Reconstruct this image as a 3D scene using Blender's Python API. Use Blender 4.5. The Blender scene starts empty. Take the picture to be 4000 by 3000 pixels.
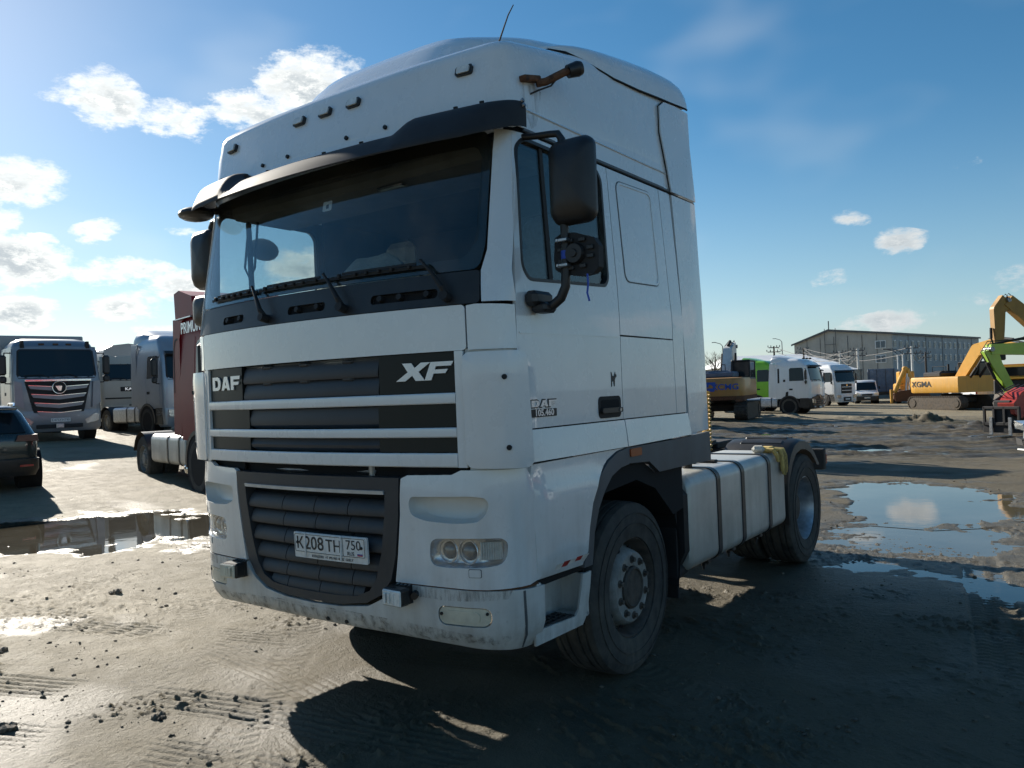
import bpy, math, random
import numpy as np
from mathutils import Vector, Matrix
from mathutils.geometry import delaunay_2d_cdt
R = math.radians
SC = bpy.context.scene
COL = SC.collection
random.seed(4)
# ------------------------------------------------------------------ camera
cam_d = bpy.data.cameras.new('camera'); cam = bpy.data.objects.new('camera', cam_d); COL.objects.link(cam)
CAM = Vector((3.448, -2.848, 1.7203)); YAW, PITCH, ROLL = -0.6235, 0.0089, -0.038
_f = Vector((math.sin(YAW)*math.cos(PITCH), math.cos(YAW)*math.cos(PITCH), math.sin(PITCH)))
_r = Vector((math.cos(YAW), -math.sin(YAW), 0)); _u = _r.cross(_f)
_c, _s = math.cos(ROLL), math.sin(ROLL)
_r, _u = _c*_r + _s*_u, _c*_u - _s*_r
cam.matrix_world = Matrix(((_r.x, _u.x, -_f.x, CAM.x), (_r.y, _u.y, -_f.y, CAM.y), (_r.z, _u.z, -_f.z, CAM.z), (0, 0, 0, 1)))
cam_d.sensor_fit = 'HORIZONTAL'; cam_d.sensor_width = 36.0; cam_d.lens = 36.0*1735.6/2212
cam_d.clip_start = 0.05; cam_d.clip_end = 3000
SC.camera = cam
# ------------------------------------------------------------------ light
SUN_EL, SUN_AZ = 25.0, -73.3          # azimuth: degrees from +Y towards +X
SUN_STRENGTH, SKY_STRENGTH, EXPOSURE = 5.0, 0.062, 0.92
sun_d = bpy.data.lights.new('sun', 'SUN'); sun = bpy.data.objects.new('sun', sun_d); COL.objects.link(sun)
sun_d.energy = SUN_STRENGTH; sun_d.angle = R(0.55); sun_d.color = (1.0, 0.93, 0.82)
_to = Vector((math.sin(R(SUN_AZ))*math.cos(R(SUN_EL)), math.cos(R(SUN_AZ))*math.cos(R(SUN_EL)), math.sin(R(SUN_EL))))
sun.rotation_euler = _to.to_track_quat('Z', 'Y').to_euler(); sun.location = _to*60
SC.view_settings.view_transform = 'Standard'; SC.view_settings.look = 'None'
SC.view_settings.exposure = EXPOSURE; SC.view_settings.gamma = 1.0; SC.view_settings.use_curve_mapping = False
SC.cycles.use_denoising = True
SC.cycles.max_bounces = 6; SC.cycles.diffuse_bounces = 3; SC.cycles.glossy_bounces = 4; SC.cycles.adaptive_threshold = 0.02; SC.cycles.transparent_max_bounces = 16
SC.cycles.sample_clamp_indirect = 8.0; SC.cycles.caustics_reflective = False; SC.cycles.caustics_refractive = False
SC.render.film_transparent = False

class NT:
    """small helper to wire shader nodes"""
    def __init__(s, tree): s.t = tree; s.n = tree.nodes; s.l = tree.links
    def new(s, typ, **kw):
        n = s.n.new(typ)
        for k, v in kw.items():
            if k.startswith('i_'):
                key = k[2:]; key = int(key) if key.isdigit() else key.replace('_', ' ')
                s.put(n.inputs[key], v)
            else: setattr(n, k, v)
        return n
    def put(s, sock, v):
        if isinstance(v, bpy.types.NodeSocket): s.l.new(v, sock)
        else: sock.default_value = v
    def math(s, op, a, b=0.0, c=0.0, clamp=False):
        n = s.n.new('ShaderNodeMath'); n.operation = op; n.use_clamp = clamp
        s.put(n.inputs[0], a); s.put(n.inputs[1], b); s.put(n.inputs[2], c); return n.outputs[0]
    def mix(s, fac, a, b):
        n = s.n.new('ShaderNodeMix'); n.data_type = 'RGBA'
        s.put(n.inputs[0], fac); s.put(n.inputs[6], a); s.put(n.inputs[7], b); return n.outputs[2]
    def rng(s, v, a, b, c=0.0, d=1.0, smooth=False):
        n = s.n.new('ShaderNodeMapRange'); n.interpolation_type = 'SMOOTHSTEP' if smooth else 'LINEAR'
        s.put(n.inputs[0], v); s.put(n.inputs[1], a); s.put(n.inputs[2], b); s.put(n.inputs[3], c); s.put(n.inputs[4], d); return n.outputs[0]
    def noise(s, vec, scale, detail=4.0, rough=0.55, dist=0.0):
        n = s.n.new('ShaderNodeTexNoise'); s.put(n.inputs['Vector'], vec); n.inputs['Scale'].default_value = scale
        n.inputs['Detail'].default_value = detail; n.inputs['Roughness'].default_value = rough; n.inputs['Distortion'].default_value = dist
        return n.outputs[0]

def build_world():
    w = bpy.data.worlds.new('World'); SC.world = w; w.use_nodes = True
    N = NT(w.node_tree); N.n.clear()
    out = N.new('ShaderNodeOutputWorld'); bg = N.new('ShaderNodeBackground')
    sky = N.new('ShaderNodeTexSky'); sky.sky_type = 'NISHITA'; sky.sun_disc = False
    sky.sun_elevation = R(SUN_EL); sky.sun_rotation = R(SUN_AZ)
    sky.air_density = 1.0; sky.dust_density = 0.22; sky.ozone_density = 3.0; sky.altitude = 150
    tc = N.new('ShaderNodeTexCoord').outputs['Generated']
    nrm = N.new('ShaderNodeVectorMath', operation='NORMALIZE'); N.put(nrm.inputs[0], tc)
    sx = N.new('ShaderNodeSeparateXYZ'); N.put(sx.inputs[0], nrm.outputs[0])
    X, Y, Z = sx.outputs
    az = N.math('MULTIPLY', N.math('ARCTAN2', X, Y), 180/math.pi)
    el = N.math('MULTIPLY', N.math('ARCSINE', Z), 180/math.pi)
    # wind-torn edges: warp the sky coordinates a little
    cmb = N.new('ShaderNodeCombineXYZ'); N.put(cmb.inputs[0], N.math('MULTIPLY', az, .5)); N.put(cmb.inputs[1], el)
    vec = cmb.outputs[0]
    n1 = N.noise(vec, 0.38, 5, .62)
    n2 = N.noise(vec, 0.16, 2, .5)
    nb = N.noise(vec, 1.25, 5, .72)
    wa = N.math('ADD', az, N.math('MULTIPLY', N.math('SUBTRACT', n2, .5), 5.0))
    we = N.math('ADD', el, N.math('MULTIPLY', N.math('SUBTRACT', n1, .5), 2.2))
    blobs = [  # azimuth, elevation, half width, half height of the cumulus in view, weight
        (-48.6, 20.6, 3.6, 2.5, 1.0), (-52.6, 18.8, 4.2, 1.8, .9), (-57.2, 18.2, 3.6, 1.3, .75), (-62.3, 19.0, 2.9, 1.9, .9), (-65.0, 18.6, 1.4, .6, .5),
        (-67.6, 13.7, 3.0, 1.5, 1.0), (-67.5, 9.2, 3.6, 1.6, 1.0), (-62.1, 11.1, 1.5, .85, .85), (-65.1, 10.6, .8, .5, .6),
        (-60.7, 8.6, 3.0, 1.0, .9), (-57.6, 7.6, 2.6, 1.3, 1.0), (-63.6, 8.3, 1.2, .7, .7), (-60.9, 6.3, 2.4, 1.0, 1.0), (-67.4, 6.1, 2.4, 1.0, .95), (-72, 7.5, 4, 1.6, 1),
        (-57.6, 11.1, 1.3, .45, .6), (-59.3, 4.5, 2.0, .6, .8), (-67.2, 11.3, 1.2, .9, .7), (-55, 5.3, 2.0, .8, .8), (-50, 9.0, 3.0, 1.5, .9), (-44, 7.0, 4.0, 1.4, 1),
        (-10.0, 8.7, 1.7, .9, .8), (-12.9, 10.3, 1.2, .6, .7), (-14.0, 6.7, 1.1, .6, .55), (-10.0, 3.6, 2.4, .9, .85), (-12.0, 3.0, 1.5, .5, .7), (-6.0, 12.7, 1.2, .5, .33),
        (-3.2, 5.7, 1.6, 1.0, .6), (-5.8, 4.4, 1.3, .5, .55), (6, 7, 4, 1.6, .8), (14, 13, 5, 2, .8), (24, 5, 6, 1.6, .8),
        (50, 10, 8, 2.5, .9), (85, 9, 9, 3, .9), (130, 11, 9, 3, .9), (-100, 9, 8, 3, .9), (-150, 11, 9, 3, .9)]
    pv = N.new('ShaderNodeCombineXYZ'); N.put(pv.inputs[0], wa); N.put(pv.inputs[1], we); pv = pv.outputs[0]
    mask = None
    for a0, e0, ha, he, wt in blobs:      # each cloud: 1 - squared elliptical distance
        m1 = N.new('ShaderNodeVectorMath', operation='MULTIPLY_ADD'); N.put(m1.inputs[0], pv)
        m1.inputs[1].default_value = (1/(ha*1.25), 1/(he*1.25), 0); m1.inputs[2].default_value = (-a0/(ha*1.25), -e0/(he*1.25), 0)
        m2 = N.new('ShaderNodeVectorMath', operation='DOT_PRODUCT'); N.put(m2.inputs[0], m1.outputs[0]); N.put(m2.inputs[1], m1.outputs[0])
        m3 = N.math('MULTIPLY_ADD', m2.outputs['Value'], -wt, wt)
        mask = m3 if mask is None else N.math('MAXIMUM', mask, m3)
    mask = N.math('MAXIMUM', mask, 0.0)
    dens = N.math('ADD', mask, N.math('MULTIPLY', N.math('SUBTRACT', n1, .54), 2.3))
    dens = N.math('ADD', dens, N.math('MULTIPLY', N.math('SUBTRACT', nb, .5), 1.5))
    dens = N.math('MULTIPLY', dens, N.rng(mask, 0.0, .22, 0.0, 1.0, True))
    cov = N.rng(dens, .08, .80, 0, 1, True)
    wisp = N.math('MULTIPLY', N.rng(n2, .50, .78, 0, 1, True), .16)
    cov = N.math('MAXIMUM', N.math('MULTIPLY', cov, .97), wisp)
    shade = N.math('MULTIPLY', N.rng(dens, .45, 1.0, 0, 1, True), N.rng(nb, .66, .40, 0, 1, True))
    # clouds close to the sun are brighter, those away from it greyer
    dt = N.new('ShaderNodeVectorMath', operation='DOT_PRODUCT'); N.put(dt.inputs[0], nrm.outputs[0]); dt.inputs[1].default_value = _to
    near = N.rng(dt.outputs['Value'], .35, .95, 0, 1, True)
    lit = N.mix(near, (6.2, 6.5, 6.6, 1), (10.2, 10.3, 9.9, 1))
    drk = N.mix(near, (3.6, 4.2, 4.6, 1), (5.0, 5.5, 5.8, 1))
    cl = N.mix(shade, lit, drk)
    hs = N.new('ShaderNodeHueSaturation'); hs.inputs['Hue'].default_value = .491; hs.inputs['Saturation'].default_value = 1.25; hs.inputs['Value'].default_value = .92
    N.put(hs.inputs['Color'], sky.outputs[0])
    haze = N.math('MULTIPLY', N.math('POWER', N.rng(el, -1.0, 19.0, 1.0, 0.0), 2.0), .66)
    base = N.mix(haze, hs.outputs[0], N.mix(near, (4.1, 5.5, 6.4, 1), (7.2, 8.2, 8.6, 1)))
    col = N.mix(cov, base, cl)
    N.put(bg.inputs[0], col); bg.inputs[1].default_value = SKY_STRENGTH
    N.l.new(bg.outputs[0], out.inputs[0])
build_world()

# ------------------------------------------------------------------ materials
M = {}
def pbr(name, col, rough=.5, metal=0.0, coat=0.0, var=(8, .06), bump=None, dirt=None, spec=.5, trans=0.0, emit=None, rvar=0.0):
    """principled material: var = (scale, amount) of tone variation, bump = (scale, strength, distance),
    dirt = (colour, amount, noise scale, z0, z1): grime, heavier towards height z0 (world) and gone at z1"""
    m = bpy.data.materials.new(name); m.use_nodes = True; N = NT(m.node_tree)
    b = N.n['Principled BSDF']; c4 = (*col, 1)
    pos = N.new('ShaderNodeNewGeometry').outputs['Position']
    csock = None
    if var:
        n = N.noise(pos, var[0], 5, .6)
        lo = tuple(max(0, x*(1-var[1]*2)) for x in col) + (1,); hi = tuple(min(1, x*(1+var[1]*2)) for x in col) + (1,)
        csock = N.mix(N.rng(n, .3, .7), lo, hi)
    rs = rough
    if dirt:
        dc, da, ds, z0, z1 = dirt
        dn = N.noise(pos, ds, 7, .68); dn2 = N.noise(pos, ds*9, 4, .6)
        st = N.new('ShaderNodeVectorMath', operation='MULTIPLY'); N.put(st.inputs[0], pos); st.inputs[1].default_value = (6, 6, .5)
        streak = N.noise(st.outputs[0], ds*.8, 4, .6)
        sz = N.new('ShaderNodeSeparateXYZ'); N.put(sz.inputs[0], pos)
        g = N.rng(sz.outputs[2], z0, z1, 1.0, .09)
        f = N.math('ADD', N.math('MULTIPLY', N.rng(dn, .38, .72), .55), N.math('MULTIPLY', N.rng(streak, .4, .75), .45))
        f = N.math('ADD', f, N.math('MULTIPLY', N.rng(dn2, .62, .8), .5))
        f = N.math('MULTIPLY', N.math('MULTIPLY', f, g), da, clamp=True)
        csock = N.mix(f, csock if csock else c4, (*dc, 1))
        rs = N.math('ADD', rough, N.math('MULTIPLY', f, .5), clamp=True)
    if rvar:
        rn = N.noise(pos, 5, 5, .65); rs = N.math('ADD', rs, N.math('MULTIPLY', N.math('SUBTRACT', rn, .5), rvar), clamp=True)
    N.put(b.inputs['Base Color'], csock if csock else c4); N.put(b.inputs['Roughness'], rs)
    b.inputs['Metallic'].default_value = metal; b.inputs['Specular IOR Level'].default_value = spec
    if coat: b.inputs['Coat Weight'].default_value = coat; b.inputs['Coat Roughness'].default_value = .03
    if emit: b.inputs['Emission Color'].default_value = (*emit[0], 1); b.inputs['Emission Strength'].default_value = emit[1]
    if bump:
        bn = N.new('ShaderNodeBump'); bn.inputs['Strength'].default_value = bump[1]; bn.inputs['Distance'].default_value = bump[2]
        N.put(bn.inputs['Height'], N.noise(pos, bump[0], 5, .6)); N.l.new(bn.outputs[0], b.inputs['Normal'])
    M[name] = m; return m
def glass(name, tint, rough=.0, ior=1.5, dust=.0, refl=1.0):
    """a thin pane: see-through with a Fresnel reflection and a film of dust"""
    m = bpy.data.materials.new(name); m.use_nodes = True; N = NT(m.node_tree); N.n.clear()
    out = N.new('ShaderNodeOutputMaterial'); tr = N.new('ShaderNodeBsdfTransparent'); tr.inputs[0].default_value = (*tint, 1)
    gl = N.new('ShaderNodeBsdfGlossy'); gl.inputs['Roughness'].default_value = rough; gl.inputs[0].default_value = (refl, refl, refl, 1)
    fr = N.new('ShaderNodeFresnel'); bf = N.new('ShaderNodeNewGeometry').outputs['Backfacing']
    N.put(fr.inputs[0], N.rng(bf, 0, 1, ior, 1/ior))      # the far face of the pane reflects no more than the near one
    mx = N.new('ShaderNodeMixShader'); N.put(mx.inputs[0], fr.outputs[0]); N.l.new(tr.outputs[0], mx.inputs[1]); N.l.new(gl.outputs[0], mx.inputs[2])
    last = mx.outputs[0]
    if dust:
        pos = N.new('ShaderNodeNewGeometry').outputs['Position']
        df = N.new('ShaderNodeBsdfDiffuse'); df.inputs[0].default_value = (.45, .43, .38, 1)
        f = N.math('MULTIPLY', N.rng(N.noise(pos, 3.0, 6, .65), .35, .75), dust)
        m2 = N.new('ShaderNodeMixShader'); N.put(m2.inputs[0], f); N.l.new(last, m2.inputs[1]); N.l.new(df.outputs[0], m2.inputs[2]); last = m2.outputs[0]
    N.l.new(last, out.inputs[0]); M[name] = m; return m
mud = (.16, .12, .075)
pbr('paint_white', (.73, .76, .77), .26, coat=1.0, var=(1.3, .02), dirt=((.24, .205, .155), .75, 2.2, .45, 1.45), rvar=.08)
pbr('paint_white_low', (.62, .63, .61), .36, coat=.25, var=(2.0, .03), dirt=((.17, .13, .085), .9, 3.4, .42, .85), rvar=.12)
pbr('trim_grey', (.075, .09, .105), .5, var=(4, .08), dirt=(mud, .35, 3, .9, 1.6))
pbr('trim_silver', (.50, .53, .55), .38, metal=.3, var=(9, .08))
pbr('grille_dark', (.030, .033, .037), .42, var=(5, .1), dirt=((.12, .10, .075), .5, 4, .5, 1.6), rvar=.15)
pbr('grille_grey', (.030, .034, .041), .5, var=(5, .1), dirt=((.14, .12, .09), .6, 4, .5, 1.6), rvar=.15)
pbr('gloss_black', (.010, .014, .013), .42, spec=.3, var=None, dirt=(mud, .12, 5, .5, 1.6))
pbr('black', (.012, .012, .013), .7, var=(6, .2))
pbr('black_plastic', (.016, .016, .017), .42, var=(9, .15), bump=(220, .15, .002), dirt=((.1, .085, .065), .3, 5, 0, 3))
pbr('visor_smoke', (.030, .032, .036), .6, spec=.2, var=(4, .08))
pbr('void', (.006, .006, .007), .9, var=None)
pbr('chrome', (.82, .83, .84), .16, metal=1.0, var=None, rvar=.2)
pbr('steel', (.42, .43, .44), .38, metal=1.0, var=(20, .1), rvar=.3)
pbr('alloy_dull', (.50, .52, .55), .42, metal=.85, var=(12, .12), dirt=((.06, .055, .05), .5, 7, 0, 1.5), rvar=.2)
pbr('rust', (.11, .048, .022), .85, var=(30, .4), bump=(90, .5, .004))
pbr('rubber', (.034, .034, .034), .82, var=(14, .2), bump=(120, .25, .003), dirt=((.16, .14, .11), .85, 3.5, .1, 1.6))
pbr('rim_grey', (.27, .27, .255), .55, var=(10, .15), dirt=((.07, .05, .035), .8, 9, 0, 1.4), bump=(60, .2, .002))
pbr('rim_dark', (.06, .056, .05), .7, var=(16, .3), dirt=((.12, .07, .04), .7, 8, 0, 1.4), bump=(60, .3, .003))
pbr('tank_plain', (.52, .52, .49), .38, metal=.35, var=(3, .06), dirt=((.22, .18, .12), .5, 2.5, .3, 1.6), rvar=.15)
pbr('strap', (.03, .03, .032), .4, metal=.3, var=(15, .2))
pbr('chassis', (.018, .018, .019), .7, var=(10, .3), dirt=(mud, .6, 4, .2, 1.4))
pbr('yellow_coil', (.42, .26, .05), .5, var=(12, .15), dirt=(mud, .4, 6, 0, 2))
pbr('interior', (.028, .029, .031), .75, var=(6, .15))
pbr('interior_grey', (.10, .10, .10), .8, var=(6, .12))
pbr('cloth_pale', (.50, .49, .44), .9, var=(8, .1), bump=(9, .8, .03))
pbr('seat', (.07, .075, .085), .9, var=(40, .2))
pbr('letter_silver', (.70, .72, .74), .3, metal=.5, var=None)
pbr('letter_black', (.012, .012, .014), .5, var=None)
pbr('plate_white', (.74, .75, .74), .45, var=(20, .05), dirt=((.3, .26, .2), .5, 14, 0, 2))
pbr('plate_ink', (.035, .035, .038), .6, var=(60, .3))
pbr('flag_red', (.42, .03, .03), .5, var=None); pbr('flag_blue', (.03, .06, .32), .5, var=None)
pbr('tape_red', (.36, .025, .02), .45, var=(20, .2)); pbr('tape_white', (.72, .70, .66), .5, var=(20, .1))
pbr('tape_blue', (.02, .07, .42), .5, var=None)
pbr('lamp_clear', (.66, .68, .66), .12, coat=.5, var=(30, .1)); pbr('lamp_cream', (.62, .58, .46), .25, var=(10, .1))
pbr('lamp_silver', (.78, .80, .82), .18, metal=.7, var=None, bump=(60, .25, .01))
pbr('lamp_lens', (.20, .215, .22), .08, metal=.2, coat=1.0, var=None)
pbr('lamp_orange', (.36, .08, .02), .3, var=None); pbr('lamp_red', (.30, .012, .012), .22, coat=.5, var=None)
pbr('glove_yellow', (.50, .36, .12), .85, var=(12, .25), bump=(40, .4, .01))
glass('windscreen_glass', (.84, .87, .87), dust=.05)
glass('side_glass', (.76, .83, .83), dust=.03)
glass('lamp_glass', (.95, .96, .96), dust=.05)
def stain(name, col, scale, lo, hi, zk=.18, amt=.22):
    m = bpy.data.materials.new(name); m.use_nodes = True; N = NT(m.node_tree); N.n.clear(); out = N.new('ShaderNodeOutputMaterial')
    pos = N.new('ShaderNodeNewGeometry').outputs['Position']; st = N.new('ShaderNodeVectorMath', operation='MULTIPLY'); N.put(st.inputs[0], pos); st.inputs[1].default_value = (1, 1, zk)
    f = N.math('MULTIPLY', N.rng(N.noise(st.outputs[0], scale, 5, .65), lo, hi, 0, 1, True), amt)
    tr = N.new('ShaderNodeBsdfTransparent'); df = N.new('ShaderNodeBsdfDiffuse'); df.inputs[0].default_value = (*col, 1)
    mx = N.new('ShaderNodeMixShader'); N.put(mx.inputs[0], f); N.l.new(tr.outputs[0], mx.inputs[1]); N.l.new(df.outputs[0], mx.inputs[2]); N.l.new(mx.outputs[0], out.inputs[0]); M[name] = m
stain('rust_run', (.16, .09, .04), 40, .40, .75); stain('mud_splash', (.17, .135, .09), 26, .42, .80, .6, .32)
pbr('dark_glass', (.012, .018, .022), .07, var=None, spec=.4)

# ------------------------------------------------------------------ mesh building
class MB:
    def __init__(s): s.v = []; s.f = []
    def add(s, vs, fs):
        o = len(s.v); s.v += [tuple(p) for p in vs]; s.f += [tuple(i+o for i in f) for f in fs]; return s
    def box(s, c, d, ch=.0, rot=None):
        hx, hy, hz = d[0]/2, d[1]/2, d[2]/2; ch = min(ch, hx*.98, hy*.98, hz*.98)
        if ch <= 0:
            vs = [(x, y, z) for x in (-hx, hx) for y in (-hy, hy) for z in (-hz, hz)]
            fs = [(0, 1, 3, 2), (4, 6, 7, 5), (0, 4, 5, 1), (2, 3, 7, 6), (0, 2, 6, 4), (1, 5, 7, 3)]
        else:
            vs = []; idx = {}
            for ix, x in enumerate((-1, 1)):
                for iy, y in enumerate((-1, 1)):
                    for iz, z in enumerate((-1, 1)):
                        idx[ix, iy, iz, 0] = len(vs); vs.append((x*hx, y*(hy-ch), z*(hz-ch)))
                        idx[ix, iy, iz, 1] = len(vs); vs.append((x*(hx-ch), y*hy, z*(hz-ch)))
                        idx[ix, iy, iz, 2] = len(vs); vs.append((x*(hx-ch), y*(hy-ch), z*hz))
            fs = []
            def q(*k): fs.append(tuple(idx[i] for i in k))
            for i in (0, 1):
                q((i, 0, 0, 0), (i, 1, 0, 0), (i, 1, 1, 0), (i, 0, 1, 0)); q((0, i, 0, 1), (1, i, 0, 1), (1, i, 1, 1), (0, i, 1, 1)); q((0, 0, i, 2), (1, 0, i, 2), (1, 1, i, 2), (0, 1, i, 2))
                for j in (0, 1):
                    q((i, j, 0, 0), (i, j, 1, 0), (i, j, 1, 1), (i, j, 0, 1)); q((i, 0, j, 0), (i, 1, j, 0), (i, 1, j, 2), (i, 0, j, 2)); q((0, i, j, 1), (1, i, j, 1), (1, i, j, 2), (0, i, j, 2))
                    for k in (0, 1): q((i, j, k, 0), (i, j, k, 1), (i, j, k, 2))
        mt = rot if rot else Matrix.Identity(3); C = Vector(c)
        return s.add([C + mt @ Vector(p) for p in vs], fs)
    def cyl(s, p0, p1, r0, r1=None, n=14, cap=True):
        r1 = r0 if r1 is None else r1; p0 = Vector(p0); p1 = Vector(p1); d = (p1-p0).normalized()
        a = d.orthogonal().normalized(); b = d.cross(a); vs = []
        for p, r in ((p0, r0), (p1, r1)):
            for i in range(n):
                t = 2*math.pi*i/n; vs.append(p + a*(r*math.cos(t)) + b*(r*math.sin(t)))
        fs = [(i, (i+1) % n, n+(i+1) % n, n+i) for i in range(n)]
        if cap: fs += [tuple(range(n-1, -1, -1)), tuple(range(n, 2*n))]
        return s.add(vs, fs)
    def tube(s, pts, r, n=8, cap=True):
        pts = [Vector(p) for p in pts]; vs = []; m = len(pts)
        rr = r if isinstance(r, (list, tuple)) else [r]*m
        a = None
        for i, p in enumerate(pts):
            d = (pts[min(i+1, m-1)] - pts[max(i-1, 0)]).normalized()
            a = d.orthogonal().normalized() if a is None else (a - d*a.dot(d)).normalized()
            b = d.cross(a)
            for k in range(n):
                t = 2*math.pi*k/n; vs.append(p + a*(rr[i]*math.cos(t)) + b*(rr[i]*math.sin(t)))
        fs = [(i*n+k, i*n+(k+1) % n, (i+1)*n+(k+1) % n, (i+1)*n+k) for i in range(m-1) for k in range(n)]
        if cap: fs += [tuple(range(n-1, -1, -1)), tuple((m-1)*n+k for k in range(n))]
        return s.add(vs, fs)
    def lathe(s, prof, c, axis='x', n=32, closed=False):
        """prof: list of (radius, offset along axis)"""
        C = Vector(c); vs = []
        for r, a in prof:
            for k in range(n):
                t = 2*math.pi*k/n; u, v = r*math.cos(t), r*math.sin(t)
                vs.append(C + Vector((a, u, v) if axis == 'x' else (u, a, v) if axis == 'y' else (u, v, a)))
        m = len(prof)
        fs = [(i*n+k, i*n+(k+1) % n, (i+1)*n+(k+1) % n, (i+1)*n+k) for i in range(m-1) for k in range(n)]
        if closed: fs += [((m-1)*n+k, (m-1)*n+(k+1) % n, (k+1) % n, k) for k in range(n)]
        return s.add(vs, fs)
    def prism(s, poly, axis, a, b):
        """poly: 2D outline in the two other axes (in x,y,z order)"""
        n = len(poly)
        def P(u, v, w): return (w, u, v) if axis == 'x' else (u, w, v) if axis == 'y' else (u, v, w)
        vs = [P(u, v, a) for u, v in poly] + [P(u, v, b) for u, v in poly]
        fs = [(i, (i+1) % n, n+(i+1) % n, n+i) for i in range(n)]
        o = len(s.v); s.add(vs, fs)
        tri = delaunay_2d_cdt([Vector(p) for p in poly], [(i, (i+1) % n) for i in range(n)], [], 1, 1e-6)
        if len(tri[0]) == n:
            for f in tri[2]:
                ids = [tri[3][i][0] for i in f]; s.f.append(tuple(o+i for i in ids)); s.f.append(tuple(o+n+i for i in reversed(ids)))
        else: s.f += [tuple(o+i for i in range(n)), tuple(o+n+i for i in reversed(range(n)))]
        return s
    def grid(s, rows, close=False):
        nr, nc = len(rows), len(rows[0]); vs = [p for r in rows for p in r]
        fs = [(i*nc+j, i*nc+(j+1) % nc, (i+1)*nc+(j+1) % nc, (i+1)*nc+j) for i in range(nr-1) for j in range(nc if close else nc-1)]
        return s.add(vs, fs)
    def ball(s, c, r, n=12, sq=(1, 1, 1)):
        C = Vector(c); rows = []
        for i in range(n//2+1):
            p = math.pi*i/(n//2); rr = max(math.sin(p), 1e-4)
            rows.append([C + Vector((r*sq[0]*rr*math.cos(2*math.pi*k/n), r*sq[1]*rr*math.sin(2*math.pi*k/n), r*sq[2]*math.cos(p))) for k in range(n)])
        return s.grid(rows, True)
    def build(s, name, mat, parent=None, smooth=32, loc=None, rot=None):
        me = bpy.data.meshes.new(name); me.from_pydata([tuple(v) for v in s.v], [], s.f); me.validate(); me.update()
        import bmesh
        bm = bmesh.new(); bm.from_mesh(me); bmesh.ops.recalc_face_normals(bm, faces=bm.faces); bm.to_mesh(me); bm.free()
        if smooth: me.shade_smooth(); me.set_sharp_from_angle(angle=R(smooth))
        me.materials.append(M[mat] if isinstance(mat, str) else mat)
        o = bpy.data.objects.new(name, me); COL.objects.link(o)
        if parent: o.parent = parent
        if loc: o.location = loc
        if rot: o.rotation_euler = rot
        return o
def thing(name, label, cat, loc=(0, 0, 0), rz=0.0, group=None, scale=1.0):
    o = bpy.data.objects.new(name, None); COL.objects.link(o); o.empty_display_size = .3
    o.location = loc; o.rotation_euler = (0, 0, rz); o.scale = (scale,)*3; tag(o, label, cat, group); return o
def tag(o, label=None, cat=None, group=None, kind=None):
    if label: o['label'] = label
    if cat: o['category'] = cat
    if group: o['group'] = group
    if kind: o['kind'] = kind
    return o
def inside(p, poly):
    x, y = p; c = False; n = len(poly); j = n-1
    for i in range(n):
        xi, yi = poly[i]; xj, yj = poly[j]
        if (yi > y) != (yj > y) and x < (xj-xi)*(y-yi)/(yj-yi)+xi: c = not c
        j = i
    return c
def rrect(u0, u1, v0, v1, r=.03, n=4):
    pts = []; r = min(r, abs(u1-u0)/2.001, abs(v1-v0)/2.001)
    for cx, cy, a in ((u1-r, v1-r, 0), (u0+r, v1-r, 90), (u0+r, v0+r, 180), (u1-r, v0+r, 270)):
        for k in range(n+1):
            t = R(a+90*k/n); pts.append((cx+r*math.cos(t), cy+r*math.sin(t)))
    return pts
def rpoly(P, r=.03, n=4):
    """round the corners of a polygon"""
    out = []
    for i, p in enumerate(P):
        a, b = Vector(P[i-1]), Vector(P[(i+1) % len(P)]); p = Vector(p); da, db = a-p, b-p
        k = min(r, da.length*.45, db.length*.45); q0, q1 = p+da.normalized()*k, p+db.normalized()*k
        for j in range(n+1): t = j/n; v = q0*(1-t)**2+p*2*t*(1-t)+q1*t*t; out.append((v.x, v.y))
    return out
def densify(poly, step):
    out = []
    for i, p in enumerate(poly):
        q = poly[(i+1) % len(poly)]; L = math.hypot(q[0]-p[0], q[1]-p[1]); k = max(1, int(math.ceil(L/step)))
        out += [(p[0]+(q[0]-p[0])*j/k, p[1]+(q[1]-p[1])*j/k) for j in range(k)]
    return out
def patch(mb, outer, fn, holes=(), step=.08, thick=.006, off=0.0):
    """a sheet with outline and holes drawn in (u, v), laid on the surface fn(u, v, offset), with real thickness"""
    outer = densify(outer, step); holes = [densify(h, step) for h in holes]
    vs = []; es = []
    for loop in [outer]+holes:
        o = len(vs); vs += loop; es += [(o+i, o+(i+1) % len(loop)) for i in range(len(loop))]
    us = [p[0] for p in outer]; ws = [p[1] for p in outer]
    nu = int((max(us)-min(us))/step); nv = int((max(ws)-min(ws))/step)
    for i in range(1, nu):
        for j in range(1, nv):
            p = (min(us)+(max(us)-min(us))*i/nu, min(ws)+(max(ws)-min(ws))*j/nv)
            if inside(p, outer) and not any(inside(p, h) for h in holes): vs.append(p)
    r = delaunay_2d_cdt([Vector(p) for p in vs], es, [], 0, 1e-5)
    V = [(p.x, p.y) for p in r[0]]; T = []
    for f in r[2]:
        c = (sum(V[i][0] for i in f)/3, sum(V[i][1] for i in f)/3)
        if inside(c, outer) and not any(inside(c, h) for h in holes): T.append(tuple(f))
    n = len(V); cnt = {}
    for f in T:
        for a, b in zip(f, f[1:]+f[:1]): cnt[(a, b)] = cnt.get((a, b), 0)+1
    bd = [e for e in cnt if (e[1], e[0]) not in cnt]
    P = [fn(u, v, off) for u, v in V] + [fn(u, v, off-thick) for u, v in V]
    F = list(T) + [tuple(n+i for i in reversed(f)) for f in T] + [(a, n+a, n+b, b) for a, b in bd]
    return mb.add(P, F)
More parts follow.
